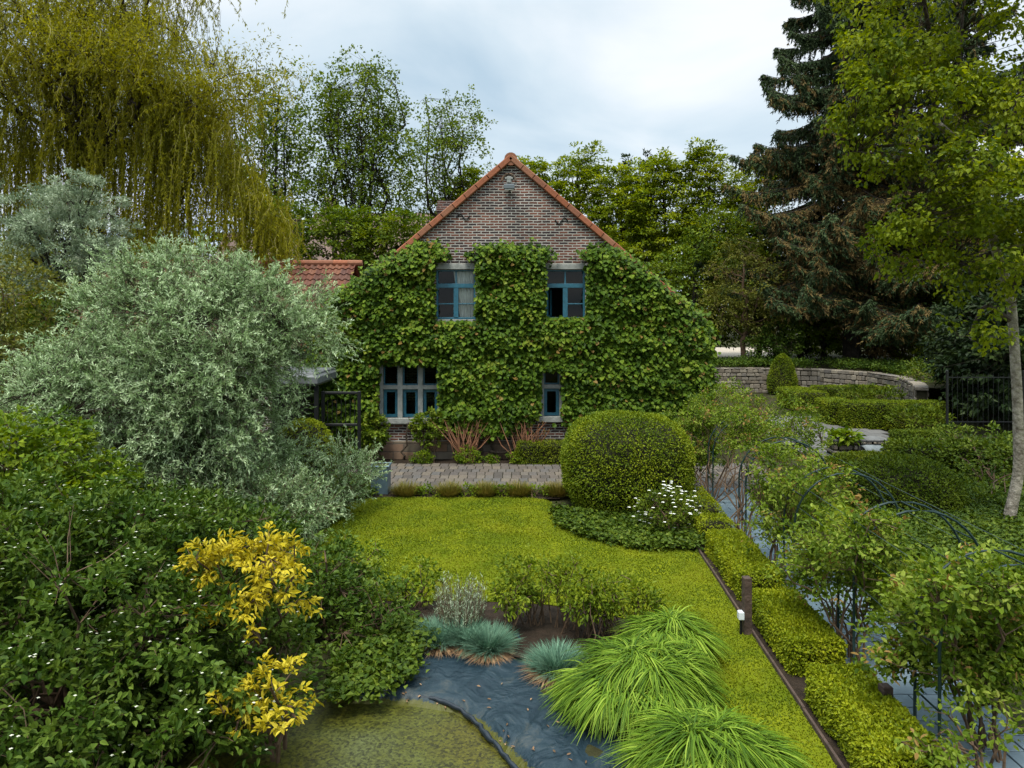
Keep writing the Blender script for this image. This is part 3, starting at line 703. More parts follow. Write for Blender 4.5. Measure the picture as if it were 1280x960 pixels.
def window(w_, cols, rows, name, stone=False, curtain=None, open_left=False, lintel=True):
    x0, z0, x1, z1 = w_; y = HY + .10; fw = .065
    f = MB()
    if stone:
        def stick(a, b_, c, d, dep=.16, yy=HY + .04): f.box(((a + b_) / 2, yy, (c + d) / 2), (b_ - a, dep, d - c), bev=.006)
    xs_ = np.linspace(x0, x1, cols + 1); zs_ = [z0] + rows + [z1]
    if stone:
        sw = .12 if cols > 1 else .10
        for i, xx in enumerate(xs_):
            if i in (0, cols): stick(xx - (.0 if i == 0 else .08), xx + (.08 if i == 0 else .0), z0, z1)
            else: stick(xx - sw / 2, xx + sw / 2, z0, z1)
        for zz in rows: stick(x0 + .002, x1 - .002, zz - .05, zz + .05, .15)
        fo = part(f, 'window', M_stone, house)
        s_ = MB(); s_.box(((x0 + x1) / 2, HY - .01, z0 - .07), (x1 - x0 + .14, .26, .14), bev=.01); part(s_, 'sill', M_stone, fo)
        sash = MB(); pane = MB()
        for i in range(cols):
            for j in range(len(zs_) - 1):
                a0 = xs_[i] + (.085 if i == 0 else sw / 2 + .004); a1 = xs_[i + 1] - (.085 if i == cols - 1 else sw / 2 + .004)
                b0 = zs_[j] + (.004 if j == 0 else .054); b1 = zs_[j + 1] - (.054 if j < len(zs_) - 2 else .004)
                t_ = .075 if j == 0 else .03
                for (p, q, r_, s2) in ((a0, a0 + t_, b0, b1), (a1 - t_, a1, b0, b1), (a0 + t_, a1 - t_, b0, b0 + t_), (a0 + t_, a1 - t_, b1 - t_, b1)):
                    sash.box(((p + q) / 2, HY + .085, (r_ + s2) / 2), (q - p, .05, s2 - r_))
                pane.add([(a0 + .01, HY + .09, b0 + .01), (a1 - .01, HY + .09, b0 + .01), (a1 - .01, HY + .09, b1 - .01), (a0 + .01, HY + .09, b1 - .01)], [(0, 1, 2, 3)])
        part(sash, 'sash', M_teal, fo); part(pane, 'pane', M_glass, fo)
    else:
        tz = rows[0]; xm = (x0 + x1) / 2; t_ = .06
        def bar(a, b_, c, d, dep=.07, yy=y): f.box(((a + b_) / 2, yy, (c + d) / 2), (b_ - a, dep, d - c), bev=.005)
        bar(x0, x0 + .05, z0, z1); bar(x1 - .05, x1, z0, z1); bar(x0 + .05, x1 - .05, z0, z0 + .05); bar(x0 + .05, x1 - .05, z1 - .04, z1)
        bar(x0 + .05, x1 - .05, tz - .055, tz + .055, .1); bar(xm - .06, xm + .06, z0 + .05, tz - .055, .09); bar(xm - .018, xm + .018, tz + .055, z1 - .04, .05)
        zmid = z0 + (tz - z0) * .46
        if not open_left: bar(x0 + .05, xm - .06, zmid - .015, zmid + .015, .03)
        bar(xm + .06, x1 - .05, zmid - .015, zmid + .015, .03)
        fo = part(f, 'window', M_teal, house)
        pane = MB(); pc = [(x0 + .05, xm - .0, tz, z1), (xm, x1 - .05, tz, z1), (xm, x1 - .05, z0, tz)]
        if not open_left: pc.append((x0 + .05, xm, z0, tz))
        for (p, q, r_, s2) in pc: pane.add([(p, y + .012, r_), (q, y + .012, r_), (q, y + .012, s2), (p, y + .012, s2)], [(0, 1, 2, 3)])
        part(pane, 'pane', M_glass, fo)
        l_ = MB(); l_.box((xm, HY + .03, z1 + .075), (x1 - x0 + .10, .10, .14), bev=.008); part(l_, 'lintel', M_stone, fo)
        s_ = MB(); s_.box((xm, HY + .0, z0 - .045), (x1 - x0 + .06, .2, .08), bev=.008); part(s_, 'sill', M_stone, fo)
        if open_left:
            lf = MB(); hx = x0 + .05; ww = xm - .06 - hx; ca, sa = math.cos(1.25), math.sin(1.25)
            for u in (.03, ww - .03): lf.box((hx + u * ca, y + .06 + u * sa, (z0 + tz) / 2), (.06, .04, tz - z0 - .12), 1.25)
            for zz in (z0 + .08, tz - .09): lf.box((hx + ww / 2 * ca, y + .06 + ww / 2 * sa, zz), (ww - .12, .035, .05), 1.25)
            part(lf, 'open_casement', M_teal, fo)
    if curtain:
        cm = MB(); yy = HY + .19
        for (ca0, ca1, cb0, cb1) in curtain:
            u = np.linspace(0, 1, 26); V = []
            for zz, (l0, l1) in zip((z1, (z0 + z1) / 2, z0), ((ca0, ca1), ((ca0 + cb0) / 2 , (ca1 + cb1) / 2), (cb0, cb1))):
                V.append(np.stack([l0 + (l1 - l0) * u, yy + .03 * np.sin(u * 34), 0 * u + zz], 1))
            cm.grid(V)
        part(cm, 'curtain', M_curt, fo, True)
    return fo
TZ1 = HF(0, 357)[1]
wd1 = W1[2] - W1[0]
window(W1, 2, [TZ1], 'window', curtain=[(W1[0] + .42 * wd1, W1[2] - .03, W1[0] + .6 * wd1, W1[2] - .03)])['label'] = 'closed teal window with pale curtain drawn on its right half'
window(W2, 2, [TZ1], 'window', open_left=True)['label'] = 'teal window with its left casement open on a dark room'
window(W3, 3, [HF(0, 484)[1]], 'window', stone=True)['label'] = 'wide grey stone cross window with teal sashes in three columns'
window(W4, 1, [HF(0, 483)[1]], 'window', stone=True)['label'] = 'narrow grey stone window with one teal sash, half covered in leaves'
# wall irons, gable lamp, niche arch
def s_iron(px, py, flip):
    x, z = HF(px, py); u = np.linspace(-1, 1, 25)
    pts = [(x + .17 * q, HY - .02, z + flip * .075 * math.sin(q * 3.6)) for q in u]
    q = MB(); q.tube(pts, .014, 6); part(q, 'wall_iron', M_iron, house)
s_iron(579, 271, -1); s_iron(702, 276, 1)
x, z = HF(636, 223); m = MB(); m.tube([(x + .17 * math.cos(q), HY - .012, z - .06 + .17 * math.sin(q)) for q in np.linspace(0, math.pi, 14)], .03, 6); 
part(m, 'niche_arch', M_plinth, house)
m = MB(); m.box((x, HY - .015, z - .03), (.10, .03, .17), bev=.01); m.box((x, HY - .02, z), (.2, .03, .06), bev=.01); part(m, 'niche_stone', M_stone, house)
x, z = HF(636.5, 236)
lamp = thing('floodlight', 'small dark grey floodlight fixed high under the peak of the brick gable', 'floodlight', (x, HY - .14, z))
M_lamp = plain('lamp_grey', (0.10, 0.12, 0.13), .5); m = MB(); m.box((x, HY - .16, z + .02), (.27, .16, .13), bev=.02, taper=.85); part(m, 'housing', M_lamp, lamp)
m = MB(); m.box((x, HY - .03, z + .02), (.06, .10, .05), bev=.005); part(m, 'bracket', M_iron, lamp)
m = MB(); m.box((x, HY - .18, z - .055), (.22, .1, .02)); part(m, 'lens', M_stone, lamp)

# ------------------------------------------------------------------ climbing vine on the house front
vine_px = [(395, 392), (430, 366), (470, 338), (500, 318), (524, 308), (545, 306), (551, 318), (549, 345), (546, 398), (570, 396), (593, 398), (596, 350), (594, 318), (604, 310), (640, 309), (675, 311), (684, 318), (683, 350), (684, 390),
           (705, 392), (729, 394), (732, 350), (731, 318), (742, 309), (762, 311), (790, 332), (820, 355), (850, 378), (868, 392), (878, 412), (878, 450), (872, 480), (868, 520), (864, 560), (800, 560), (762, 540), (735, 530), (705, 522), (704, 470), (700, 462), (690, 468), (680, 462), (676, 470),
           (677, 512), (660, 520), (640, 535), (610, 540), (580, 536), (556, 524), (553, 470), (545, 460), (515, 457), (490, 458), (479, 466), (476, 500), (480, 530), (465, 562), (430, 566), (400, 560), (396, 470)]
vine_p = [HF(*q) for q in vine_px]
holes = [(W1[0] - .02, W1[1] - .03, W1[2] + .02, W1[3] + .25), (W2[0] - .02, W2[1] + .05, W2[2] + .02, W2[3] + .25), (W3[0] - .0, W3[1] - .3, W3[2] - .03, W3[3] - .02), (W4[0] - .03, W4[1] - .1, W4[2] - .02, W4[3] - .15)]
vine = thing('climbing_vine', 'dense green climbing vine covering the brick farmhouse front round its windows', 'vine', (0, HY - .05, 0))
m = MB()
def vine_leaves(nc, per, out0, out1, Lf, base):
    q = sample_poly(vine_p, nc)
    ok = np.ones(len(q), bool)
    for h in holes: ok &= ~((q[:, 0] > h[0]) & (q[:, 0] < h[2]) & (q[:, 1] > h[1]) & (q[:, 1] < h[3]))
    q = q[ok]; n = len(q)
    bulge = .5 + .5 * wob(np.c_[q[:, 0], q[:, 1] * 1.6, 0 * q[:, 0]], 2.2, 3.0)
    o = out0 + (out1 - out0) * np.clip(bulge + .25 * rng.normal(size=n), 0, 1)
    C = np.c_[q[:, 0], HY - .05 - o, q[:, 1]]
    N = n * per; c = np.repeat(C, per, 0)
    off = rng.normal(size=(N, 3)) * np.array([.15, .05, .075]); off[:, 1] += (off[:, 2]) * .45
    pos = c + off
    okk = np.ones(N, bool)
    for h in holes: okk &= ~((pos[:, 0] > h[0]) & (pos[:, 0] < h[2]) & (pos[:, 2] > h[1]) & (pos[:, 2] < h[3]))
    d = np.c_[rng.normal(size=N) * .5, -.55 - .3 * rng.random(N), -.55 + .4 * rng.normal(size=N)]
    nn = np.c_[rng.normal(size=N) * .35, -.7 + 0 * d[:, 0], .75 + .25 * rng.normal(size=N)]
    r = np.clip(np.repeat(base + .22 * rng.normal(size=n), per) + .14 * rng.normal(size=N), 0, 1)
    r = np.where(rng.random(N) < .022, 1.5, r)
    m.leaves(pos[okk], d[okk], nn[okk], (Lf * (.65 + .6 * rng.random(N)))[okk], (Lf * .95 * (.7 + .5 * rng.random(N)))[okk], r[okk], 'p', .12, .2)
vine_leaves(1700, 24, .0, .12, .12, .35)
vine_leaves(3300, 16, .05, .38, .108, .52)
for (px, py) in ((548, 312), (600, 314), (625, 309), (655, 309), (680, 316), (738, 312), (757, 310), (552, 322), (523, 309), (593, 330), (685, 335), (728, 340)):      # stray shoots on the bare brick
    x_, z_ = HF(px, py); k_ = rng.integers(5, 11); t_ = rng.random(k_)[:, None]; tp_ = np.array([x_ + .25 * rng.normal(), HY - .08, z_ + .12 + .25 * rng.random()])
    p_ = np.array([x_, HY - .08, z_]) * (1 - t_) + tp_ * t_ + rng.normal(size=(k_, 3)) * np.array([.03, .015, .03]); m.leaves(p_, np.c_[rng.normal(size=k_) * .6, -.5 + 0 * t_[:, 0], -.4 + .4 * rng.normal(size=k_)], np.c_[.3 * rng.normal(size=k_), -.8 + 0 * t_[:, 0], .6 + 0 * t_[:, 0]], .07 + .04 * rng.random(k_), .075, rng.random(k_), 'p', .12, .2)
part(m, 'foliage', L_vine, vine)
# leaf skin over the right shoulder of the wall and the roof edge
m = MB(); C = []
for i in range(170):
    s = rng.random(); C.append((EX + .05 + .22 * rng.random(), HY + .05 + 1.3 * s * rng.random(), .1 + (EZ - .1) * rng.random()))
C = np.array(C); leaf_clumps(m, C, np.tile([[1.0, -.4, .1]], (len(C), 1)), 20, .16, .13, .12, 'p', up=.7, droop=.5, tone=.22)
part(m, 'side_foliage', L_vine, vine)
for (px, top, px2) in ((602, 500, 606), (566, 500, 572), (663, 500, 650), (505, 520, 512), (470, 500, 476), (720, 505, 715), (620, 450, 616)):
    x0, _ = HF(px, 575); x1, z1 = HF(px2, top); q = curve((x0, HY - .12, -.05), (x1, HY - .1, z1), (.06 * rng.normal(), -.05, 0), 8, .03)
    m = MB(); m.tube(q, np.linspace(.035, .018, 8), 6); part(m, 'stem', M_bark, vine)
for (a_, b_, c_) in (((566, 545), (568, 562), (600, 566)), ((612, 562), (634, 568), (648, 555))):     # looping woody stems low on the wall
    t = np.linspace(0, 1, 9)[:, None]; A, Bc, Cc = [np.array([HF(*q)[0], HY - .2, HF(*q)[1]]) for q in (a_, b_, c_)]
    m = MB(); m.tube(A * (1 - t) ** 2 + 2 * Bc * t * (1 - t) + Cc * t ** 2, .04, 6); part(m, 'stem', M_bark, vine)

# ------------------------------------------------------------------ annexe, porch, far houses
ann = thing('tiled_annexe', 'low brick annexe with red pantile roof behind the silver leaved tree', 'outbuilding', (-9, 20.5, 0))
ry, ey, rz_, ez_ = 22.2, 19.2, HC + 66 * 22.2 / F, 2.75; ax0, ax1 = -12.5, xl - .02
m = MB()
m.add([(ax0, ey + .15, 0), (ax1, ey + .15, 0), (ax1, ey + .15, ez_ - .03), (ax0, ey + .15, ez_ - .03)], [(0, 1, 2, 3)])
m.add([(ax0, 2 * ry - ey - .15, 0), (ax1, 2 * ry - ey - .15, 0), (ax1, 2 * ry - ey - .15, ez_ - .03), (ax0, 2 * ry - ey - .15, ez_ - .03)], [(0, 3, 2, 1)])
m.add([(ax0, ey + .15, 0), (ax0, ry, 0), (ax0, ry, rz_ - .06), (ax0, ey + .15, ez_ - .03), (ax0, 2 * ry - ey - .15, 0), (ax0, 2 * ry - ey - .15, ez_ - .03)], [(0, 3, 2, 1), (1, 2, 5, 4)])
part(m, 'wall', M_brick, ann)
m = MB(); pantiles(m, (ax0 - .1, ey, ez_), (ax1 - ax0 + .1, 0, 0), (0, ry - ey, rz_ - ez_), 40, 14, 7, .028, .035)
pantiles(m, (ax1, 2 * ry - ey, ez_), (-(ax1 - ax0 + .1), 0, 0), (0, -(ry - ey), rz_ - ez_), 40, 14, 4, .028, .035); rf = part(m, 'roof', M_tile, ann)
m = MB()
for i in range(18): m.tube([(ax0 - .1 + i * .44, ry, rz_ + .03), (ax0 - .1 + i * .44 + .45, ry, rz_ + .03)], [.10, .09], 10, random.random())
part(m, 'ridge_tiles', M_verge, rf)

M_lead = plain('grey_roofing', (0.105, 0.115, 0.118), .6, var=.25, scale=4)
por = thing('porch', 'grey flat roofed porch on dark posts at the left corner of the house', 'porch', (-5.2, 16.6, 0))
p0 = P(335, 478, 16.0); p1 = P(399, 478, 16.0); m = MB()
zt = P(0, 466, 16)[2]; m.box(((p0[0] + p1[0]) / 2 - .3, 16.9, zt - .16), (p1[0] - p0[0] + .6, 2.1, .26), bev=.06); m.box(((p0[0] + p1[0]) / 2 - .3, 16.9, zt - .02), (p1[0] - p0[0] + .5, 1.95, .06), bev=.02); part(m, 'canopy', M_lead, por)
for xx in (p1[0] - .06, p0[0] - .4):
    for yy in (16.0, 17.7):
        m = MB(); m.box((xx, yy, (zt - .29) / 2), (.09, .09, zt - .29), bev=.01); part(m, 'post', M_iron, por)
m = MB(); m.box(((p0[0] + p1[0]) / 2 - .3, 17.78, 1.05), (p1[0] - p0[0] + .4, .05, 2.0)); part(m, 'back_panel', M_dark, por)
gate = thing('metal_gate', 'black metal framed trellis gate with climbing leaves behind it, beside the porch', 'gate', (-3.9, 16.3, 0))
a0, a1 = P(404, 489, 16.3), P(449, 489, 16.3); m = MB()
for xx in (a0[0], a1[0]): m.box((xx, 16.3, a0[2] / 2), (.07, .07, a0[2]), bev=.008)
for zz in (a0[2] - .04, P(0, 531, 16.3)[2], .15): m.box(((a0[0] + a1[0]) / 2, 16.3, zz), (a1[0] - a0[0] - .08, .055, .06), bev=.008)
part(m, 'frame', M_iron, gate)
m = MB()
for i in range(7): m.box((a0[0] + (i + 1) * (a1[0] - a0[0]) / 8, 16.3, a0[2] / 2 - .05), (.014, .014, a0[2] - .3))
part(m, 'bars', M_iron, gate)

M_farwall = brickmat('brick_far', (0.16, 0.12, 0.09), (0.28, 0.20, 0.14), (0.3, 0.28, 0.25))
M_farroof = plain('far_roof', (0.13, 0.085, 0.065), .85, var=.35, scale=1.6)
def far_house(label, x0, x1, yf, dep, wallh, rise, chim, wins_):
    h = thing('far_house', label, 'house', ((x0 + x1) / 2, yf, 0), 'houses far behind the trees')
    m = MB(); m.box(((x0 + x1) / 2, yf + dep / 2, wallh / 2), (x1 - x0, dep, wallh))
    for xx in (x0, x1): m.add([(xx, yf, wallh), (xx, yf + dep / 2, wallh), (xx, yf + dep / 2, wallh + rise), (xx, yf + dep / 4, wallh + rise / 2), (xx, yf + dep, wallh), (xx, yf + dep * .75, wallh + rise / 2)], [(0, 1, 2, 3), (1, 4, 5, 2)])
    part(m, 'wall', M_farwall, h)
    m = MB(); o_ = .25
    for sg in (0, 1):
        ye = yf - o_ if sg == 0 else yf + dep + o_; V = np.array([[(x, ye + (yf + dep / 2 - ye) * k, wallh - .15 + (rise + .2) * k + dz) for x in np.linspace(x0 - .2, x1 + .2, 20)] for k, dz in ((0, -.1), (0, 0), (1, 0))]); m.grid(V)
    rf = part(m, 'roof', M_farroof, h)
    m = MB(); m.box((chim, yf + dep / 2, wallh + rise + .3), (.8, .7, 1.6), bev=.03); m.box((chim, yf + dep / 2, wallh + rise + 1.16), (.95, .85, .14), bev=.03); part(m, 'chimney', M_farwall, rf)
    for xx in wins_:
        m = MB(); m.box((xx, yf - .01, wallh * .6), (1.1, .12, 1.4), bev=.02); f_ = part(m, 'window', M_stone, h)
        m = MB(); m.box((xx, yf - .06, wallh * .6), (.9, .06, 1.2)); part(m, 'pane', M_dark, f_)
far_house('long brown house glimpsed behind the trees left of the gable', -15.5, -5.4, 52, 9, 7.6, 4.2, -14.4, (-13.5, -10.5, -7.5))
far_house('reddish brown roofed house glimpsed behind the sparse trees at left', -24.0, -17.0, 56, 8, 6.6, 4.0, -18.2, (-22, -19))

# ------------------------------------------------------------------ retaining wall and stone things
M_rubble = facemat('rubble', [(0.09, 0.075, 0.055), (0.20, 0.17, 0.13), (0.14, 0.125, 0.105), (0.27, 0.235, 0.18), (0.11, 0.10, 0.09)], .9, .8, 8)
def rubble_wall(name, label, pts, h, course, lab_cat='wall', thick=.4, z0=-.05):
    th = thing(name, label, lab_cat, (pts[0][0], pts[0][1], 0))
    m = MB(); core = MB(); p = np.array(pts, float)
    for i in range(len(p) - 1):
        a_, b_ = p[i], p[i + 1]; L = np.hypot(*(b_ - a_)); an = math.atan2(*(b_ - a_)[::-1]); nrm = np.array([-(b_ - a_)[1], (b_ - a_)[0]]) / L
        mid = (a_ + b_) / 2; core.box((*mid, h / 2 + z0), (L + .05, thick - .08, h - .04), an)
        z = z0; k = 0
        while z < h - .02:
            ch = min(course * (.8 + .4 * random.random()), h - z + .02); x = -.1 * random.random()
            while x < L:
                w_ = course * (.7 + 1.3 * random.random()); c = a_ + (b_ - a_) / L * min(x + w_ / 2, L)
                m.box((*c, z + ch / 2), (w_ - .03, thick + .09 * random.random(), ch - .03 * random.random() - .012), an + .12 * (random.random() - .5), random.random(), .02)
                x += w_
            z += ch; k += 1
    part(m, 'stones', M_rubble, th); part(core, 'mortar_core', M_joint, th)
    return th
rubble_wall('stone_wall', 'long curved rubble stone retaining wall behind the clipped hedges', wall_line, 1.14, .2)
c = G(1075, 572); rubble_wall('stone_planter', 'low square rubble stone planter wall on the patio beside the grey stone roller', [(c[0] - .65, c[1] + .2), (c[0] + .6, c[1] + .15)], .42, .13, 'planter', .5)
m = MB(); cap = P(1078, 549, 18.3); 
m.box((c[0] - .03, c[1] + .18, .45), (1.36, .6, .05), 0, .5, .012); o = part(m, 'coping', plain('coping', (.11, .11, .105), .8, var=.3, scale=6, bump=.2), bpy.data.objects['stone_planter'])
r0 = G(1092, 573); M_roll = plain('pale_stone', (0.19, 0.215, 0.22), .8, scale=9, col2=(.12, .14, .145), bump=.25)
m = MB(); m.tube([(r0[0] - .33, r0[1] - .05, .17), (r0[0] - .30, r0[1] - .04, .17), (r0[0] + .30, r0[1] + .12, .17), (r0[0] + .33, r0[1] + .13, .17)], [.15, .18, .18, .15], 18)
tag(m.build('stone_roller', M_roll, None, True, loc=np.array([r0[0], r0[1], 0])), 'pale grey stone garden roller lying in front of the rubble planter', 'stone roller')
# zinc planter by the cobbles
c = G(474, 619); z = thing('zinc_planter', 'tall blue-grey zinc planter box at the left end of the cobbled path', 'planter', (c[0], c[1] + .2, 0)); M_zinc = plain('zinc', (0.10, 0.155, 0.19), .45, metal=.4, var=.2, scale=5)
m = MB(); hgt = .56; m.box((c[0], c[1] + .2, hgt / 2), (.34, .36, hgt), 0, .5, .012); part(m, 'box', M_zinc, z)
m = MB(); 
for (dx_, dy_, sx_, sy_) in ((0, -.18, .39, .035), (0, .18, .39, .035), (-.177, 0, .035, .325), (.177, 0, .035, .325)): m.box((c[0] + dx_, c[1] + .2 + dy_, hgt + .012), (sx_, sy_, .03), 0, .5, .006)
part(m, 'rim', M_zinc, z)
m = MB(); m.box((c[0], c[1] + .2, hgt - .0), (.30, .30, .02)); part(m, 'soil', M_soil, z)
# lawn edging boards
M_wood = plain('weathered_wood', (0.06, 0.038, 0.027), .8, var=.45, scale=8, bump=.4)
m = MB(); 
for i in range(9):
    y0 = 4.4 + i * 1.03; m.box((edge_x(y0 + .5), y0 + .5, .015), (.025, 1.02, .09), -.047 + (random.random() - .5) * .02, random.random(), .004)
tag(m.build('edging_board', M_wood, None, loc=np.array([2.7, 9, 0])), 'low brown timber edging board between the lawn and golden hedges', 'edging')
# wooden posts with small lamps
def post(px, base_py, top_py, label, lampy, group='timber posts by the golden hedges'):
    b_ = G(px, base_py); h = HC - (top_py - HOR) * b_[1] / F - 0; t = thing('timber_post', label, 'post', b_, group)
    m = MB(); m.box((b_[0], b_[1], h / 2 - .03), (.085, .085, h + .06), .1, .5, .008); part(m, 'shaft', M_wood, t)
    zl = HC - (lampy - HOR) * b_[1] / F
    m = MB(); m.box((b_[0] - .075, b_[1] - .02, zl), (.06, .07, .10), 0, .5, .012); part(m, 'switch_box', plain('white_plastic', (.62, .66, .68), .5), t)
    m = MB(); m.tube([(b_[0] - .075, b_[1] - .02, -.02), (b_[0] - .075, b_[1] - .02, zl - .05)], .014, 6); part(m, 'conduit', M_iron, t)
post(933.5, 793, 721, 'dark timber post with a white box at the lawn edge', 768)
post(1107, 915, 856, 'short dark timber post standing in the nearest golden hedge', 900)
# iron fence on the right
fe = thing('iron_fence', 'thin black iron fence in the shade below the tall leafy tree', 'fence', G(1185, 585))
y0 = 17.6; x0 = (1184 - 640) * y0 / F; m = MB()
for k in (0, 1.9, 3.8):
    m = MB(); m.box((x0 + k, y0, 1.12), (.045, .045, 2.3), 0, .5, .008); part(m, 'post', M_iron, fe)
m = MB()
for zz in (.25, 1.0, 2.1): m.box((x0 + 1.9, y0, zz), (3.8, .022, .022))
part(m, 'rails', M_iron, fe); m = MB()
for k in range(1, 30):
    if k % 15: m.tube([(x0 + k * .127, y0, .1), (x0 + k * .127, y0, 2.2)], .0055, 4)
part(m, 'bars', M_iron, fe)

# ------------------------------------------------------------------ rose arches over the slab path
M_arch = plain('green_metal', (0.005, 0.022, 0.020), .5, metal=.2)
def arch_x(Y): return edge_x(Y) + .74 + max(0, (Y - 9)) * .02
arch_y = [13.7, 11.3, 9.0, 7.3, 5.75]
place = ['farthest', 'second farthest', 'middle', 'second nearest', 'nearest']
def arch_pts(x0, x1, y, spring=1.0, top=1.66):
    xm = (x0 + x1) / 2; r = (x1 - x0) / 2; th_ = np.linspace(math.pi, 0, 17)
    pts = [(x0, y, -.05), (x0, y, spring * .5)] + [(xm + r * math.cos(q), y, spring + (top - spring) * math.sin(q)) for q in th_] + [(x1, y, spring * .5), (x1, y, -.05)]
    return pts
for i, Y in enumerate(arch_y):
    x0 = arch_x(Y); x1 = x0 + 1.32
    t = thing('rose_arch', f'{place[i]} of the green metal rose arches over the slab path', 'garden arch', ((x0 + x1) / 2, Y, 0), 'rose arches over the slab path')
    for dy_ in (-.17, .17):
        m = MB(); m.tube(arch_pts(x0, x1, Y + dy_), .013, 6); part(m, 'hoop', M_arch, t, True)
    pts = arch_pts(x0, x1, Y)
    for k in (1, 2, 5, 8, 10, 12, 15, 18, 19):
        m = MB(); m.tube([np.array(pts[k]) - [0, .17, 0], np.array(pts[k]) + [0, .17, 0]], .008, 5); part(m, 'rung', M_arch, t)
m = MB()
for zz, s in ((1.50, .1), (1.25, .04), (.95, .0)):
    for side in (0, 1):
        pts = []
        for Y in arch_y:
            x0 = arch_x(Y) + s; x1 = arch_x(Y) + 1.32 - s; pts.append((x0 if side == 0 else x1, Y, zz))
        m.tube(pts, .0035, 4)
tag(m.build('tie_wire', plain('green_wire', (.02, .04, .035), .6), None, loc=np.array([4, 9, 0])), 'thin wires strung between the green metal rose arches', 'wire')

# ------------------------------------------------------------------ pond, liner
M_duck = None
mw, t, b = newmat('duckweed_water'); tcn = t.nodes.new('ShaderNodeTexCoord')
def nz(sc, det, ro):
    n = t.nodes.new('ShaderNodeTexNoise'); n.inputs['Scale'].default_value = sc; n.inputs['Detail'].default_value = det; n.inputs['Roughness'].default_value = ro; lnk(t, tcn.outputs['Object'], n.inputs['Vector']); return n
def rp(src, *st):
    r = t.nodes.new('ShaderNodeValToRGB'); r.color_ramp.elements[0].position = st[0][0]; r.color_ramp.elements[0].color = (*st[0][1], 1); r.color_ramp.elements[1].position = st[-1][0]; r.color_ramp.elements[1].color = (*st[-1][1], 1)
    for p_, c_ in st[1:-1]: e_ = r.color_ramp.elements.new(p_); e_.color = (*c_, 1)
    lnk(t, src, r.inputs[0]); return r
vo = t.nodes.new('ShaderNodeTexVoronoi'); vo.inputs['Scale'].default_value = 48; lnk(t, tcn.outputs['Object'], vo.inputs['Vector'])
big, mid_, fine = nz(.9, 6, .6), nz(15, 8, .75), nz(36, 3, .6)
cl = rp(big.outputs['Fac'], (.35, (.064, .060, .004)), (.52, (.060, .066, .008)), (.68, (.068, .080, .026)))       # leaf colour drifts across the pond
sp_ = t.nodes.new('ShaderNodeSeparateXYZ'); lnk(t, vo.outputs['Color'], sp_.inputs[0])
dk = rp(sp_.outputs[0], (.0, (.35, .35, .35)), (.5, (.95, .95, .95)), (1.0, (1.35, 1.35, 1.35)))
op = rp(mid_.outputs['Fac'], (.30, (.10, .10, .09)), (.40, (.75, .75, .7)), (.70, (1.12, 1.12, 1.1)))                # dark gaps of open water
m1 = t.nodes.new('ShaderNodeMixRGB'); m1.blend_type = 'MULTIPLY'; m1.inputs[0].default_value = 1; lnk(t, cl.outputs[0], m1.inputs[1]); lnk(t, dk.outputs[0], m1.inputs[2])
m2_ = t.nodes.new('ShaderNodeMixRGB'); m2_.blend_type = 'MULTIPLY'; m2_.inputs[0].default_value = 1; lnk(t, m1.outputs[0], m2_.inputs[1]); lnk(t, op.outputs[0], m2_.inputs[2]); lnk(t, m2_.outputs[0], b.inputs['Base Color'])
b.inputs['Roughness'].default_value = .55; b.inputs['Specular IOR Level'].default_value = .3
bp = t.nodes.new('ShaderNodeBump'); bp.inputs['Strength'].default_value = .5; bp.inputs['Distance'].default_value = .012; lnk(t, fine.outputs['Fac'], bp.inputs['Height']); lnk(t, bp.outputs[0], b.inputs['Normal'])
wp = [G(x, y, WZ)[:2] for x, y in [(100, 1060), (220, 940), (310, 874), (400, 862), (500, 866), (590, 876), (640, 905), (690, 950), (790, 1060)]] + [np.array([2.0, 2.4]), np.array([-4.6, 2.4])]
ngon('pond_water', wp, mw, WZ)
rows = [(800, 528, 648), (815, 508, 655), (832, 498, 690), (850, 488, 712), (868, 450, 722), (885, 400, 738), (905, 400, 756), (930, 400, 775), (960, 400, 795), (1000, 400, 815), (1050, 400, 830)]
rw = np.array(rows, float); vv = np.linspace(800, 1050, 150); Lx = np.interp(vv, rw[:, 0], rw[:, 1]); Rx = np.interp(vv, rw[:, 0], rw[:, 2])
uu = np.linspace(0, 1, 140); V = np.zeros((150, 140, 3))
for i, py in enumerate(vv):
    D = F * (HC + .06) / (py - HOR); V[i, :, 0] = ((Lx[i] + (Rx[i] - Lx[i]) * uu) - 640) * D / F; V[i, :, 1] = D
shore = np.array([G(x, y, WZ)[:2] for x, y in [(300, 879), (470, 879), (520, 882), (568, 890), (600, 908), (650, 956), (740, 1060)]])
shp = list(shore) + [np.array([2.0, 2.0]), np.array([-6, 2.0]), np.array([-6, 6.8])]
sd = poly_sd(V[..., 0], V[..., 1], shp)
zz = WZ + .012 + np.clip(sd * .7, -.35, .075)
X_, Y_ = V[..., 0], V[..., 1]
def ridge(ax, ay, ph, w_, seed): # soft folds running across the sheet
    q = np.sin(ax * X_ + ay * Y_ + ph + .5 * np.sin(2.1 * X_ + seed)); return np.exp(-((1 - q) / w_) ** 2)
fz = np.clip(sd * 3, 0, 1)
zz = zz + .06 * fz * np.exp(-(poly_sd(X_, Y_, [G(478, 872)[:2], G(560, 886)[:2], G(640, 962)[:2], G(642, 962)[:2], G(562, 885)[:2], G(480, 871)[:2]]) / .05) ** 2) + .05 * fz * ridge(2.2, 2.4, .4, .05, 1) + .04 * fz * ridge(-3.1, 2.0, 1.9, .04, 2) + .022 * fz * ridge(5, -2.2, 0, .06, 4) + .012 * np.clip(sd * 3, 0, 1) * wob(np.stack([X_, Y_, 0 * X_], -1), 4, 2) + .005 * np.clip(sd * 4, 0.1, 1) * wob(np.stack([X_, Y_, 0 * X_], -1), 13, 5)
V[..., 2] = zz
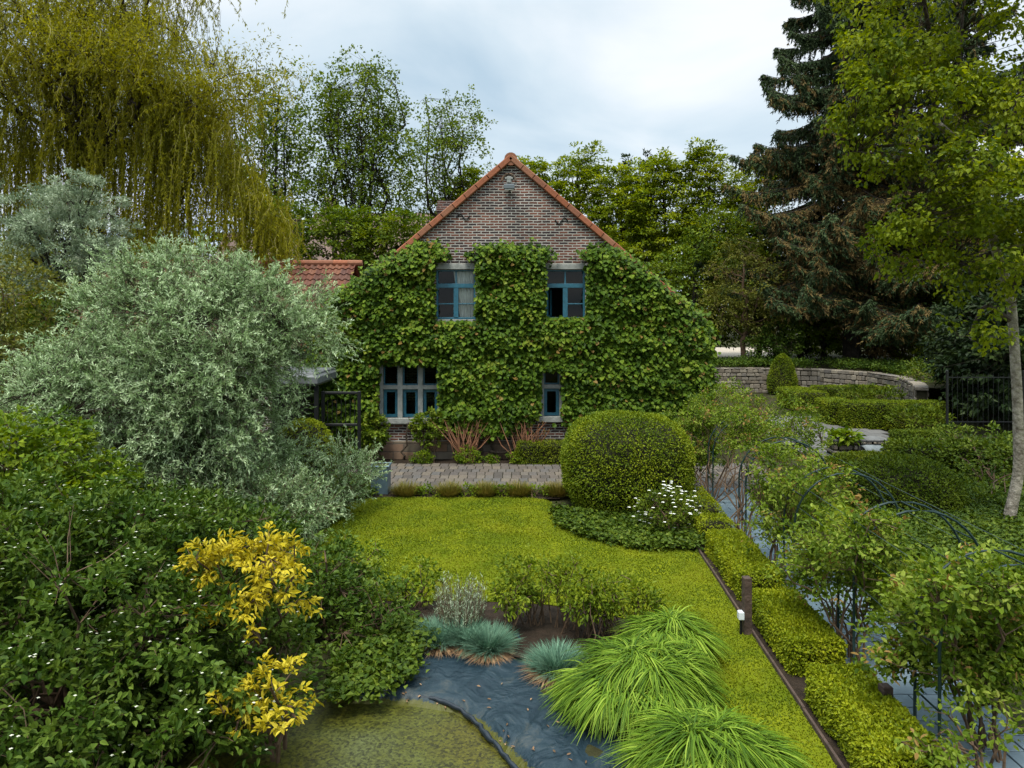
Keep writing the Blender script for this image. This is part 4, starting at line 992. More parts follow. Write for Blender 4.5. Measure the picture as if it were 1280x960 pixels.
mL, t, b = newmat('pond_liner'); tcn = t.nodes.new('ShaderNodeTexCoord'); n1 = t.nodes.new('ShaderNodeTexNoise'); n1.inputs['Scale'].default_value = 2.0; n1.inputs['Detail'].default_value = 11; n1.inputs['Roughness'].default_value = .72; n1.inputs['Distortion'].default_value = 1.2
lnk(t, tcn.outputs['Object'], n1.inputs['Vector']); r1 = t.nodes.new('ShaderNodeValToRGB')
r1.color_ramp.elements[0].position = .36; r1.color_ramp.elements[0].color = (.007, .017, .025, 1); r1.color_ramp.elements[1].position = .76; r1.color_ramp.elements[1].color = (.15, .13, .09, 1)
e = r1.color_ramp.elements.new(.55); e.color = (.018, .034, .044, 1); e = r1.color_ramp.elements.new(.63); e.color = (.045, .055, .055, 1); lnk(t, n1.outputs['Fac'], r1.inputs[0])
# dried scum along the waterline
sz = t.nodes.new('ShaderNodeSeparateXYZ'); lnk(t, tcn.outputs['Object'], sz.inputs[0]); n2 = t.nodes.new('ShaderNodeTexNoise'); n2.inputs['Scale'].default_value = 22; n2.inputs['Detail'].default_value = 8; n2.inputs['Roughness'].default_value = .75; lnk(t, tcn.outputs['Object'], n2.inputs['Vector'])
zm = t.nodes.new('ShaderNodeMapRange'); zm.inputs[1].default_value = WZ + .075; zm.inputs[2].default_value = WZ + .005; zm.inputs[3].default_value = -.32; zm.inputs[4].default_value = .42; lnk(t, sz.outputs[2], zm.inputs[0])
za_ = t.nodes.new('ShaderNodeMath'); za_.operation = 'ADD'; lnk(t, n2.outputs['Fac'], za_.inputs[0]); lnk(t, zm.outputs[0], za_.inputs[1])
zr = t.nodes.new('ShaderNodeValToRGB'); zr.color_ramp.elements[0].position = .55; zr.color_ramp.elements[1].position = .66; lnk(t, za_.outputs[0], zr.inputs[0])
mxs = t.nodes.new('ShaderNodeMixRGB'); mxs.inputs[2].default_value = (.066, .068, .012, 1); lnk(t, zr.outputs[0], mxs.inputs[0]); lnk(t, r1.outputs[0], mxs.inputs[1]); lnk(t, mxs.outputs[0], b.inputs['Base Color'])
b.inputs['Roughness'].default_value = .5; b.inputs['Specular IOR Level'].default_value = .2
nb = t.nodes.new('ShaderNodeTexNoise'); nb.inputs['Scale'].default_value = 1.7; nb.inputs['Detail'].default_value = 3; nb.inputs['Distortion'].default_value = 1.0; lnk(t, tcn.outputs['Object'], nb.inputs['Vector'])
cs = t.nodes.new('ShaderNodeMath'); cs.operation = 'SUBTRACT'; cs.inputs[1].default_value = .5; lnk(t, nb.outputs['Fac'], cs.inputs[0]); ca_ = t.nodes.new('ShaderNodeMath'); ca_.operation = 'ABSOLUTE'; lnk(t, cs.outputs[0], ca_.inputs[0])
cp_ = t.nodes.new('ShaderNodeMapRange'); cp_.inputs[1].default_value = 0; cp_.inputs[2].default_value = .07; cp_.inputs[3].default_value = .3; cp_.inputs[4].default_value = 0; lnk(t, ca_.outputs[0], cp_.inputs[0])     # creases
bp = t.nodes.new('ShaderNodeBump'); bp.inputs['Strength'].default_value = .8; bp.inputs['Distance'].default_value = .05; lnk(t, cp_.outputs[0], bp.inputs['Height'])
nb2 = t.nodes.new('ShaderNodeTexNoise'); nb2.inputs['Scale'].default_value = 14; nb2.inputs['Detail'].default_value = 6; lnk(t, tcn.outputs['Object'], nb2.inputs['Vector']); bp2 = t.nodes.new('ShaderNodeBump'); bp2.inputs['Strength'].default_value = .4; bp2.inputs['Distance'].default_value = .03; lnk(t, nb2.outputs['Fac'], bp2.inputs['Height']); lnk(t, bp.outputs[0], bp2.inputs['Normal']); lnk(t, bp2.outputs[0], b.inputs['Normal'])
m = MB(); m.grid(V); tag(m.build('pond_liner', mL, None, True, loc=np.array([0, 6.5, 0])), 'dark blue-black rubber pond liner lying wrinkled along the pond edge', 'pond liner')
lin = bpy.data.objects['pond_liner']; m = MB(); fp = np.array([[*G(x, y, WZ)[:2], WZ + dz] for x, y, dz in [(462, 868, .02), (500, 872, .045), (545, 881, .05), (575, 893, .05), (600, 915, .045), (622, 940, .04), (650, 972, .035), (690, 1020, .02)]]); tq = np.linspace(0, 7, 40); fp = np.stack([np.interp(tq, np.arange(8), fp[:, k]) for k in range(3)], 1) + .006 * rng.normal(size=(40, 3)); m.tube(fp, .018 + .012 * rng.random(40), 7)
part_ = m.build('folded_edge', plain('liner_fold', (.008, .014, .02), .45), lin, True, loc=np.array([0, 6.5, 0]))
# fallen dead leaves on the liner
q = np.array([G(x, y, -.02) for x, y in np.c_[rng.integers(560, 760, 24), rng.integers(850, 955, 24)]]); k = inpoly((q[:, 0] * F / q[:, 1] + 640), HOR + F * HC / q[:, 1], [(600, 905), (560, 850), (700, 850), (765, 955), (660, 955)]); q = q[k]
def liner_z(x, y):
    i = ((V[..., 0] - x) ** 2 + (V[..., 1] - y) ** 2).argmin(); return V.reshape(-1, 3)[i, 2]
al = np.array([(500, 868), (560, 880), (600, 902), (640, 930), (690, 950), (740, 958)]); tl = rng.random(34) * 5; ql = np.stack([np.interp(tl, np.arange(6), al[:, k]) for k in (0, 1)], 1) + rng.normal(size=(34, 2)) * np.array([12, 4]); q = np.concatenate([q, np.array([G(x, y, -.06) for x, y in ql])])
q[:, 2] = [liner_z(*p_[:2]) + .012 for p_ in q]
m = MB(); an = rng.random(len(q)) * 6.28; m.leaves(q, np.c_[np.cos(an), np.sin(an), .1 + 0 * an], np.array([0, 0, 1.]) + .3 * rng.normal(size=q.shape), .045, .016, rng.random(len(q)), 'p'); tag(m.build('leaf_litter', L_straw), kind='stuff')

# ------------------------------------------------------------------ near grasses
def grass_tuft(name, label, cat, c, R, n, mat, Lb, wid, arch=.5, upr=.9, dry=0, group=None, K=6, squash=1.0, zt=None):
    c = np.asarray(c, float); th = thing(name, label, cat, c, group)
    def mk(N, Lb, upr, arch, wid):
        an = rng.random(N) * 6.283; rr = np.sqrt(rng.random(N)) * R * .55
        b_ = c + np.c_[np.cos(an) * rr, np.sin(an) * rr * squash, 0 * an]
        az = an + rng.normal(size=N) * .55; el_ = np.clip(upr - .55 * (rr / (R * .55)) + .2 * rng.normal(size=N), .15, 1.5)
        L = Lb * (.6 + .6 * rng.random(N)); t_ = np.linspace(0, 1, K)
        h0 = np.c_[np.cos(az), np.sin(az)]
        horiz = L[:, None] * (np.cos(el_)[:, None] * t_ + arch * .35 * t_ ** 2); vert = L[:, None] * (np.sin(el_)[:, None] * t_ - arch * t_ ** 2.2)
        pts = np.stack([b_[:, 0:1] + h0[:, 0:1] * horiz, b_[:, 1:2] + h0[:, 1:2] * horiz, b_[:, 2:3] + vert], -1)
        pts[..., 2] = np.maximum(pts[..., 2], c[2] - .02 + .02 * rng.random((N, 1)))
        w_ = wid * np.interp(t_, [0, .3, .7, 1], [.7, 1, .8, .1])
        r = np.clip(.5 + .25 * rng.normal(size=N), 0, 1)
        return pts, w_, r
    m = MB(); p_, w_, r = mk(n, Lb, upr, arch, wid); m.blades(p_, w_, r); part(m, 'blades', mat, th)
    if dry:
        m = MB(); p_, w_, r = mk(int(dry * 1.3), Lb * .85, .25, arch * .9, wid); m.blades(p_, w_, r); part(m, 'dry_skirt', L_straw, th)
    return th
GR = 'blue fescue clumps above the pond liner'
for (px, py, R, lab) in ((548, 806, .27, 'leftmost blue fescue clump above the pond liner'), (584, 808, .20, 'blue fescue clump below the silvery lavender'), (611, 816, .25, 'blue fescue clump at the top middle of the pond liner, bright green below'),
                         (697, 843, .30, 'blue fescue clump with a brown skirt, beside the big arching grass')):
    c = G(px, py); c[2] = .0; c[1] += .1; grass_tuft('fescue_clump', lab, 'ornamental grass', c, R, 1500, L_fesc, .28, .0028, .22, 1.2, 550, GR)
GR = 'arching forest grass clumps by the pond'
def hako(px, py, R, h, lab, n, nt=16, Lb=.40):
    c = G(px, py); th = thing('forest_grass', lab, 'ornamental grass', c, GR)
    ta = rng.random(nt) * 6.283; tr_ = R * np.sqrt((np.arange(nt) + .5) / nt) * .80
    tc_ = np.c_[np.cos(ta) * tr_, np.sin(ta) * tr_, h * .72 * (1 - (tr_ / R) ** 2) + .05 * rng.normal(size=nt)]
    k = rng.integers(0, nt, n); N = n; an = rng.random(N) * 6.283; rr = .09 * np.sqrt(rng.random(N))
    b_ = c + tc_[k] + np.c_[np.cos(an) * rr, np.sin(an) * rr, -.05 * rng.random(N)]
    outv = unit(np.c_[tc_[k, 0], tc_[k, 1]] + 1e-6) * (tr_[k] / R * 1.1)[:, None] + np.c_[-.12 + 0 * an, -.35 + 0 * an]
    hd = np.c_[np.cos(an), np.sin(an)] * (.35 + .5 * rng.random((N, 1))) + outv + .15 * rng.normal(size=(N, 2)) + .3 * rng.normal(size=(nt, 2))[k]
    hd = hd / np.maximum(np.linalg.norm(hd, axis=1, keepdims=True), .25)
    L = Lb * (.5 + .6 * rng.random(N)); K = 8; t_ = np.linspace(0, 1, K)
    el_ = np.clip(.95 + .3 * rng.normal(size=N), .2, 1.5); arc = .70 + .3 * rng.random(N)
    hz = L[:, None] * (np.cos(el_)[:, None] * t_ + .5 * t_ ** 2 * np.sin(el_)[:, None]); vt = L[:, None] * (np.sin(el_)[:, None] * .85 * t_ - arc[:, None] * .95 * t_ ** 2.1)
    wv_ = .03 * np.sin(t_ * 4 + an[:, None]) * t_
    pts = np.stack([b_[:, 0:1] + hd[:, 0:1] * hz + wv_ * hd[:, 1:2], b_[:, 1:2] + hd[:, 1:2] * hz - wv_ * hd[:, 0:1], b_[:, 2:3] + vt], -1)
    pts[..., 2] = np.maximum(pts[..., 2], .0 + .02 * rng.random((N, 1)))
    w_ = .0066 * (.7 + .6 * rng.random((N, 1))) * np.interp(t_, [0, .35, .75, 1], [.6, 1, .75, .08])
    m = MB(); m.blades(pts, w_, np.clip(.42 + .15 * rng.normal(size=nt)[k] + .24 * rng.normal(size=N), 0, 1)); part(m, 'blades', L_hako, th)
    cm = blob_core((c[0], c[1], 0), (R * .62, R * .62, h * .55), 2, -.05, 1.0); part(cm, 'root_mass', M_twig, th)
hako(803, 874, .64, .50, 'largest arching bright green forest grass clump beside the pond liner', 7500, 46)
hako(838, 828, .44, .46, 'arching bright green forest grass clump at the back, nearest the wooden post', 3800, 22)
hako(886, 962, .54, .42, 'nearest arching bright green forest grass clump at the foot of the lawn', 6200, 38)
# border between the cobbles and the lawn
bx = [507, 561, 607, 649, 697]; labs = ['leftmost small bronze grass tuft beside the zinc planter', 'small bronze grass tuft, second from the left along the cobbles', 'greenish bronze grass tuft in the middle of the row along the cobbles', 'small bronze grass tuft, second from the right along the cobbles', 'bronze grass tuft at the right end, beside the big clipped dome']
M_bronze = leafmat('blade_bronze', (.07, .08, .012), (.15, .135, .025), (.25, .19, .05), .2, .5)
for x, lab in zip(bx, labs):
    c = G(x, 621); c[1] += .12; grass_tuft('grass_tuft', lab, 'ornamental grass', c, .34, 1100, M_bronze, .30, .004, .12, 1.3, 0, 'bronze grass tufts between cobbles and lawn')
labs = ['low green leafy clump between the first two bronze tufts', 'low green leafy clump right of the second bronze tuft', 'low green leafy clump right of the middle bronze tuft', 'low green leafy clump between the last two bronze tufts']
for x, lab in zip([535, 586, 629, 674], labs):
    c = G(x, 621); c[1] += .12; shrub('leafy_clump', lab, 'plant', c, [(c[0], c[1], .06, .30, .16, .14)], L_lime, 60, 10, .07, .055, .035, 'q', stems=2, tfrac=0, group='low leafy clumps between cobbles and lawn', rough=.1)

# ------------------------------------------------------------------ clipped hedges and topiary
GR = 'golden box hedge blocks along the slab path'
def gold(y0, y1, h, lab, n, w_=.53):
    ym = (y0 + y1) / 2; box_hedge(lab, (edge_x(ym) + .12 + w_ / 2, ym, h / 2 - .01), (w_, y1 - y0, h), n, L_gold, -.047, .034, .022, GR, wav=.03, jit=.02)
gold(12.05, 13.5, .40, 'farthest golden box hedge block, beside the white flowered shrub', 4000)
gold(11.2, 11.8, .36, 'short golden box hedge block at the corner of the lawn', 2500)
gold(8.95, 10.85, .36, 'golden box hedge block just behind the dark timber post', 15000)
gold(7.1, 8.55, .34, 'golden box hedge block just in front of the dark timber post', 16000)
gold(5.25, 6.68, .34, 'golden box hedge block around the short timber post', 17000)
gold(4.2, 4.95, .34, 'nearest golden box hedge block at the bottom edge of the photo', 7000)
c = G(785, 660); topiary('topiary_dome', 'big clipped rounded dome of yellow-green box at the lawn corner', 'topiary', (P(786, 0, 13.3)[0], 13.6, .80), (1.19, 1.15, .93), 34000, L_hedge, 2.7, -.88, .044, .028, 0, .035, .04)
d0 = P(384, 535, 13.4); topiary('topiary_ball', 'yellow-green clipped ball half hidden behind the silver leaved tree', 'topiary', (d0[0] - .15, 13.7, .75), (.58, .58, .85), 6500, L_gold, 2.3, -.85, .045, .028, 0, .03, .02)
box_hedge('low clipped box hedge against the house wall, right of the bare stems', (*(np.array(HF(684, 0)) * [1, 0])[:1], 17.45, .26), (1.5, .45, .54), 5500, L_box, 0, .04, .026, None, wav=.03)
tz = G(978, 492); th_c = tz[1]; seedc = 2.0
nn = 7500; hh_ = 1.86; tt = rng.random(nn) ** .8; ang = rng.random(nn) * 6.283; rad = .66 * np.interp(tt, [0, .12, .35, .7, .9, 1], [.86, 1, .98, .72, .42, .05])
pp = np.c_[tz[0] + rad * np.cos(ang), th_c + rad * np.sin(ang), tt * hh_]; qn = unit(np.c_[np.cos(ang), np.sin(ang), .35 + .5 * tt])
cm = MB(); zz_ = np.linspace(0, 1, 14); rr_ = .63 * np.interp(zz_, [0, .12, .35, .7, .9, 1], [.86, 1, .98, .72, .40, .03]); A_ = np.linspace(0, 6.283, 25)[:-1]
cm.grid(np.stack([tz[0] + rr_[:, None] * np.cos(A_), th_c + rr_[:, None] * np.sin(A_), np.repeat(zz_[:, None] * (hh_ - .06), 24, 1)], -1), closed=True)
clipped('topiary_cone', 'clipped green cone of yew standing before the stone retaining wall', 'topiary', (tz[0], th_c, 0), cm, pp, qn, L_hedge, .055, .038, None, .02)
GR = 'clipped box hedges of the patio garden'
def bh(px0, px1, base, top, dep, lab, mat, n, h=None, rot=0):
    D = GD(base); X0 = (px0 - 640) * D / F; X1 = (px1 - 640) * D / F; h = h or HC - (top - HOR) * D / F
    box_hedge(lab, ((X0 + X1) / 2, D + dep / 2, h / 2), (X1 - X0, dep, h), int(n * 1.7), L_hedge if mat is L_box else mat, rot, .05, .034, GR, wav=.02, jit=.018)
bh(998, 1036, 515, 491, 2.2, 'short clipped box hedge block beside the cone', L_box, 5000)
bh(1022, 1112, 502, 484, .8, 'far clipped box hedge running below the stone retaining wall', L_box, 6000)
D = GD(502); X = (1112 - 640) * D / F
box_hedge('clipped box hedge arm running forward at the right of the enclosed bed', (X + .7, D - 2.6, .36), (.8, 5.6, .72), 11000, L_hedge, -.12, .05, .034, GR, wav=.02, jit=.018)
bh(1060, 1185, 537, 504, .75, 'wide clipped box hedge in front of the enclosed bed', L_box, 9000)
D = GD(537); X = (1060 - 640) * D / F
box_hedge('clipped box hedge end turning back from the wide hedge', (X + .15, D + 1.3, .40), (.8, 1.2, .80), 6000, L_hedge, 0, .05, .034, GR, wav=.02, jit=.018)
bh(1124, 1192, 562, 541, .5, 'low clipped hedge just right of the rubble planter', L_boxd, 4500)
for (px, py, R, Rz, lab, mat, n, bz) in ((1148, 640, 1.02, .80, 'broad dark green clipped mound behind the rose arches', L_boxd, 15000, 0), (1105, 600, 1.05, .34, 'lower clipped mound in front of the grey stone roller', L_box, 12000, 0)):
    c = G(px, py); topiary('clipped_mound', lab, 'topiary', (c[0], c[1] + .5, .10), (R, R * .9, Rz), n, mat, 2.2, -.15, .05, .032, 0, .04, .05)
c = G(1180, 597); box_hedge('long dark ivy covered hedge right of the grey stone roller', (c[0] + 2.0, c[1] + .5, .33), (5.6, 1.0, .66), 13000, L_boxd, 0, .075, .06, wav=.09, jit=.06)

# ------------------------------------------------------------------ planting beds
spir = [(668, 778, .42, .80, 5), (640, 790, .30, .62, 3), (712, 785, .40, .75, 4), (765, 795, .42, .66, 3), (800, 800, .30, .55, 3), (737, 800, .3, .6, 3)]
sl_ = ['tallest twiggy yellow-green bed shrub behind the fescue', 'small twiggy bed shrub right of the silvery lavender', 'twiggy yellow-green bed shrub left of the bare soil gap', 'rounded yellow-green bed shrub behind the big arching grass', 'small yellow-green bed shrub at the right end of the soil bed', 'low yellow-green bed shrub before the bare soil gap']
for (px, py, R, h, k), lab in zip(spir, sl_):
    c = G(px, py); shrub('bed_shrub', lab, 'shrub', c, [(c[0], c[1], h * .74, R * .95, R * .7, h * .36)], L_bed, 78, 10, .075, .055, .026, 'p', .35, .3, M_stem, 14, 'twiggy shrubs in the soil bed', rl=.009, up=.6, droop=.0, flat=.9)
for (px, py, R, h, lab) in ((520, 760, .33, .55, 'small upright rose bush at the left end of the soil bed'), (450, 752, .34, .75, 'thin tall rose bush at the left edge of the lawn'), (480, 800, .42, .62, 'leafy bed shrub between the dark shrub and the fescue')):
    c = G(px, py); shrub('rose_bush', lab, 'shrub', c, [(c[0], c[1], h * .62, R, R * .8, h * .42)], L_rose if 'rose' in lab else L_dog, 60, 10, .08, .055, .032, 'p', .35, .3, M_stem, 9, 'bushes at the left of the soil bed', rl=.009)
c = G(575, 788); th = thing('lavender', 'silvery grey upright lavender between the bed shrubs and fescue', 'plant', c); m = MB()
N = 240; an = rng.random(N) * 6.28; rr = np.sqrt(rng.random(N)) * .2; b_ = c + np.c_[np.cos(an) * rr, np.sin(an) * rr, 0 * an]; tp = b_ + np.c_[np.cos(an) * rr * .6, np.sin(an) * rr * .6, .25 + .35 * rng.random(N)]
t_ = rng.random((N, 16, 1)); po = (b_[:, None] * (1 - t_) + tp[:, None] * t_).reshape(-1, 3); d = rng.normal(size=po.shape) * .6; d[:, 2] = .8
m.leaves(po, d, rng.normal(size=po.shape), .05, .008, rng.random(len(po)), 'q'); part(m, 'foliage', L_elae, th); m = MB(); m.twigs(b_, tp, .003, .002); part(m, 'stems', M_stem, th)
# ground cover ivy, one mass
gc_polys = [[(690, 640), (700, 662), (740, 678), (800, 690), (880, 690), (880, 655), (800, 640)], [(395, 668), (425, 650), (436, 626), (470, 622), (460, 600), (380, 600), (330, 700)], [(1180, 600), (1290, 590), (1330, 720), (1240, 720), (1200, 690)], [(440, 790), (500, 770), (540, 800), (520, 850), (470, 880), (400, 885)], [(1075, 690), (1150, 702), (1230, 716), (1260, 690), (1240, 640), (1130, 640), (1070, 640)], [(1180, 560), (1300, 556), (1300, 600), (1180, 600)], [(1092, 560), (1190, 540), (1190, 563), (1110, 575)]]
m = MB()
for k, pl in enumerate(gc_polys):
    pg = [G(x, y)[:2] for x, y in pl]; n = [2600, 2200, 4200, 900, 1600, 3600, 700][k]; q = sample_poly(pg, n); N = n * 4; p_ = np.repeat(np.c_[q, .05 + .09 * rng.random(n)], 4, 0) + rng.normal(size=(N, 3)) * np.array([.05, .05, .02])
    an = rng.random(N) * 6.28; m.leaves(p_, np.c_[np.cos(an), np.sin(an), .1 + .4 * rng.normal(size=N)], np.array([0, 0, 1.]) + .5 * rng.normal(size=(N, 3)), .075 * (.7 + .5 * rng.random(N)), .055, np.clip(.4 + .25 * rng.normal(size=N), 0, 1), 'q')
tag(m.build('ivy_ground_cover', L_gcov), kind='stuff')
m = MB(); xs_ = rng.random(1500); pts_ = []
wl = np.array(wall_line); seg = np.minimum((xs_ * 5).astype(int), 6); fr_ = xs_ * 5 - seg
q = wl[seg] * (1 - fr_[:, None]) + wl[seg + 1] * fr_[:, None]; N = 1500 * 8; C = np.c_[q[:, 0] + (.3 + 2.5 * rng.random(1500)) * (seg >= 3), q[:, 1] + (.25 + 2.2 * rng.random(1500)) * (seg < 5), 1.18 + .3 * rng.random(1500)]
leaf_clumps(m, C, np.tile([[0, -.4, .9]], (1500, 1)), 8, .2, .11, .08, 'q', tone=.25); tag(m.build('wall_top_ivy', L_dog), kind='stuff')

c = G(840, 672); shrub('flowering_shrub', 'low shrub with white flowers in front of the big clipped dome', 'shrub', c, [(c[0], c[1] + .25, .36, .55, .42, .36)], L_boxd, 190, 13, .09, .055, .03, 'q', .55, .15, flower=(M_white, 100, .034))
# shrubs at the house foot
for (px, base, R, z0, h, mat, lab) in ((470, 572, .34, .75, .42, L_rose, 'leafy climbing shrub against the wall left of the wide stone window'), (538, 570, .42, .85, .45, L_rose, 'leafy shrub on bare stems under the wide stone window'), (740, 572, .5, .8, .45, L_vine, 'dark leafy shrub against the wall right of the narrow stone window')):
    x, _ = HF(px, base); shrub('wall_shrub', lab, 'shrub', (x, 17.6, 0), [(x, 17.62, z0, R, .25, h)], mat, 75, 13, .11, .09, .06, 'p', .4, .2, M_stem, 7, 'shrubs against the house wall', rl=.015)
for (px, R, lab) in ((531, .28, 'small lime green bush at the wall foot under the wide stone window'), (588, .34, 'small lime green bush below the left bare stems'), (616, .16, 'tiny lime green bush in the border between the bare stems'), (647, .26, 'small lime green bush left of the low clipped house hedge')):
    x, _ = HF(px, 575); shrub('lime_bush', lab, 'shrub', (x, 17.4, 0), [(x, 17.4, R * .6, R, R * .7, R * .65)], L_lime, int(240 * R), 12, .07, .055, .032, 'q', .5, .15, stems=4, group='small lime bushes at the house foot')
for (px, lab) in ((585, 'bare brown stems of a cut back shrub under the vine, left one'), (655, 'bare brown stems of a cut back shrub near the narrow stone window')):
    x, _ = HF(px, 575); th = thing('bare_shrub', lab, 'shrub', (x, 17.6, 0), 'bare stemmed shrubs against the house'); m = MB(); N = 46
    b_ = np.c_[x + .12 * rng.normal(size=N), 17.6 + .05 * rng.normal(size=N), 0 * np.arange(N)]; tp = np.c_[x + .36 * rng.normal(size=N), 17.55 + .12 * rng.normal(size=N), .7 + .4 * rng.random(N)]; m.twigs(b_, tp, .016, .007); part(m, 'stems', plain('bare_stem', (.22, .10, .05), .8, var=.3), th)
    C = tp[:14]; m = MB(); leaf_clumps(m, C, np.tile([[0, 0, 1.]], (14, 1)), 6, .08, .06, .03, 'q'); part(m, 'foliage', L_red, th)
c = P(1056, 545, 18.2); c[2] = .46; th = shrub('hosta', 'bright green hosta growing on top of the rubble planter', 'plant', c, [(c[0], c[1], .54, .36, .26, .12)], L_lime, 45, 5, .1, .16, .10, 'p', .3, .1, stems=3)

# ------------------------------------------------------------------ climbing roses on the arches
GR = 'climbing roses on the arches'
def rose(lab, envs, base, n, per=13, L=.055, W=.03, red=True):
    th = thing('climbing_rose', lab, 'rose', base, GR)
    C, O = crown_points(envs, n, .4, .3, rng.random() * 9, .12, 4, .11)
    m = MB(); leaf_clumps(m, C, O, per, .10, L, W, 'p', .9, .5, 0, .7, .6, .25, young=.07); part(m, 'foliage', L_rose, th)
    wd = MB(); b_ = np.asarray(base, float); ends = []
    for i in rng.choice(len(C), min(12, len(C)), False):
        q = curve(b_ + np.array([.06 * rng.normal(), .1 * rng.normal(), -.03]), C[i], (.05 * rng.normal(), 0, .15), 7, .04); wd.tube(q, np.linspace(.014, .005, 7), 5, cap=False); ends += list(q[2:])
    ends = np.array(ends); sel = C[rng.random(len(C)) < .5]; wd.twigs(ends[((sel[:, None] - ends[None]) ** 2).sum(-1).argmin(1)], sel, .005, .002); part(wd, 'stems', M_stem, th)
def E(px, py, D, rx, rz, ry=None):
    p_ = P(px, py, D); k = D / F; return (p_[0], p_[1], p_[2], rx * k, ry if ry else rx * k * .8, rz * k)
rose('climbing rose with a wide spreading crown on the farthest rose arch', [E(905, 520, 14.6, 68, 40), E(960, 525, 14.0, 60, 35), E(1000, 545, 13.2, 42, 35), E(880, 545, 14.4, 35, 40)], (3.85, 13.75, 0), 800, 14)
rose('slim climbing rose at the left foot of the second farthest arch', [E(945, 545, 11.6, 40, 32), E(925, 525, 12.0, 40, 26)], (arch_x(11.3), 11.3, 0), 200)
rose('upright climbing rose in the middle of the arch row', [E(1000, 600, 9.0, 40, 40), E(985, 600, 10.0, 55, 45), E(985, 640, 9.8, 48, 40), E(1020, 630, 9.6, 40, 42), E(958, 672, 9.4, 20, 22)], (arch_x(9.5), 9.4, 0), 540)
rose('big bushy climbing rose on the second nearest arch', [E(1050, 690, 7.3, 62, 58), E(1085, 665, 7.1, 40, 30), E(1055, 700, 7.7, 70, 55), E(1090, 690, 7.5, 45, 45), E(1022, 722, 7.9, 36, 34), E(1085, 745, 7.4, 40, 26)], (arch_x(7.3) + .05, 7.3, 0), 580)
rose('nearest and largest climbing rose spreading at the right edge', [E(1190, 790, 6.0, 85, 55), E(1250, 770, 6.0, 70, 60), E(1225, 840, 5.8, 60, 28), E(1135, 815, 6.0, 42, 28), E(1265, 720, 6.6, 45, 30), E(1235, 735, 5.5, 50, 26), E(1175, 750, 5.6, 42, 42)], (arch_x(5.9) + .55, 5.9, 0), 820, 14, .058, .032)
rose('low climbing rose below the nearest arch at the bottom right corner', [E(1180, 930, 5.2, 50, 22), E(1265, 915, 5.3, 30, 25)], (arch_x(5.2) + .2, 5.2, 0), 60, 9)
rose('small dark climbing rose beside the clipped dome at the path entrance', [E(880, 590, 14.2, 22, 40), E(872, 555, 14.4, 30, 25)], (3.45, 14.2, 0), 70)

# ------------------------------------------------------------------ big shrubs on the left
def base_at(px, D): return np.array([(px - 640) * D / F, D, 0.0])
# silver leaved tree
b0 = base_at(250, 11.8)
th = thing('silver_leaf_tree', 'large rounded shrubby tree with narrow silver-green leaves left of the house', 'tree', b0)
env = [E(235, 430, 11.6, 135, 100, 1.6), E(262, 490, 11.4, 95, 105, 1.5), E(382, 415, 11.8, 36, 28, .7), E(180, 395, 11.7, 60, 45, .9), E(145, 510, 11.2, 115, 95, 1.5), E(220, 355, 12.0, 75, 38, 1.0), E(328, 390, 11.8, 70, 45, 1.1), E(55, 500, 11.4, 55, 50, 1.0), E(225, 585, 11.2, 120, 65, 1.5), E(318, 590, 11.6, 45, 48, .8)]
C, O = crown_points(env, 3600, .6, .42, 1.0, .3, 9, .18)
tipm = MB(); per = 5; k = rng.random(len(C)) < .8
sel = C[k]; so_ = O[k]; N = len(sel) * per
# arching shoots set with narrow leaves
s0 = np.repeat(sel, per, 0) + rng.normal(size=(N, 3)) * .10; dr = unit(np.repeat(so_, per, 0) * .8 + rng.normal(size=(N, 3)) * .55 + np.array([0, 0, .25])); Ls = .16 + .2 * rng.random(N)
K = 15; tt = np.linspace(.1, 1, K); pts = s0[:, None] + dr[:, None] * (Ls[:, None, None] * tt[None, :, None]); pts[..., 2] -= .14 * (Ls[:, None] * 3) * tt ** 2 * .5
d = np.repeat(dr, K, 0) * .9 + rng.normal(size=(N * K, 3)) * .62; nn_ = np.array([0, 0, .8]) + rng.normal(size=(N * K, 3)) * .6
r = np.clip(np.repeat(.42 + .2 * rng.normal(size=N), K) + np.tile(.5 * tt - .12, N) + .12 * rng.normal(size=N * K), 0, 1)  # older inner leaves darker and greener, also painting shade into the crown's gaps
tipm.leaves(pts.reshape(-1, 3), d, nn_, .072 * (.6 + .6 * rng.random(N * K)), .0165, r, 'q', .1, .15); part(tipm, 'crown', L_silver, th)
wd = MB(); wd.twigs(s0, s0 + dr * Ls[:, None], .004, .0015); limbs_and_twigs(wd, b0 - [0, 0, .1], P(240, 400, 11.8), .13, env, C, 26, .05, .008, .5, .3, .15); part(wd, 'trunk', M_bark, th)
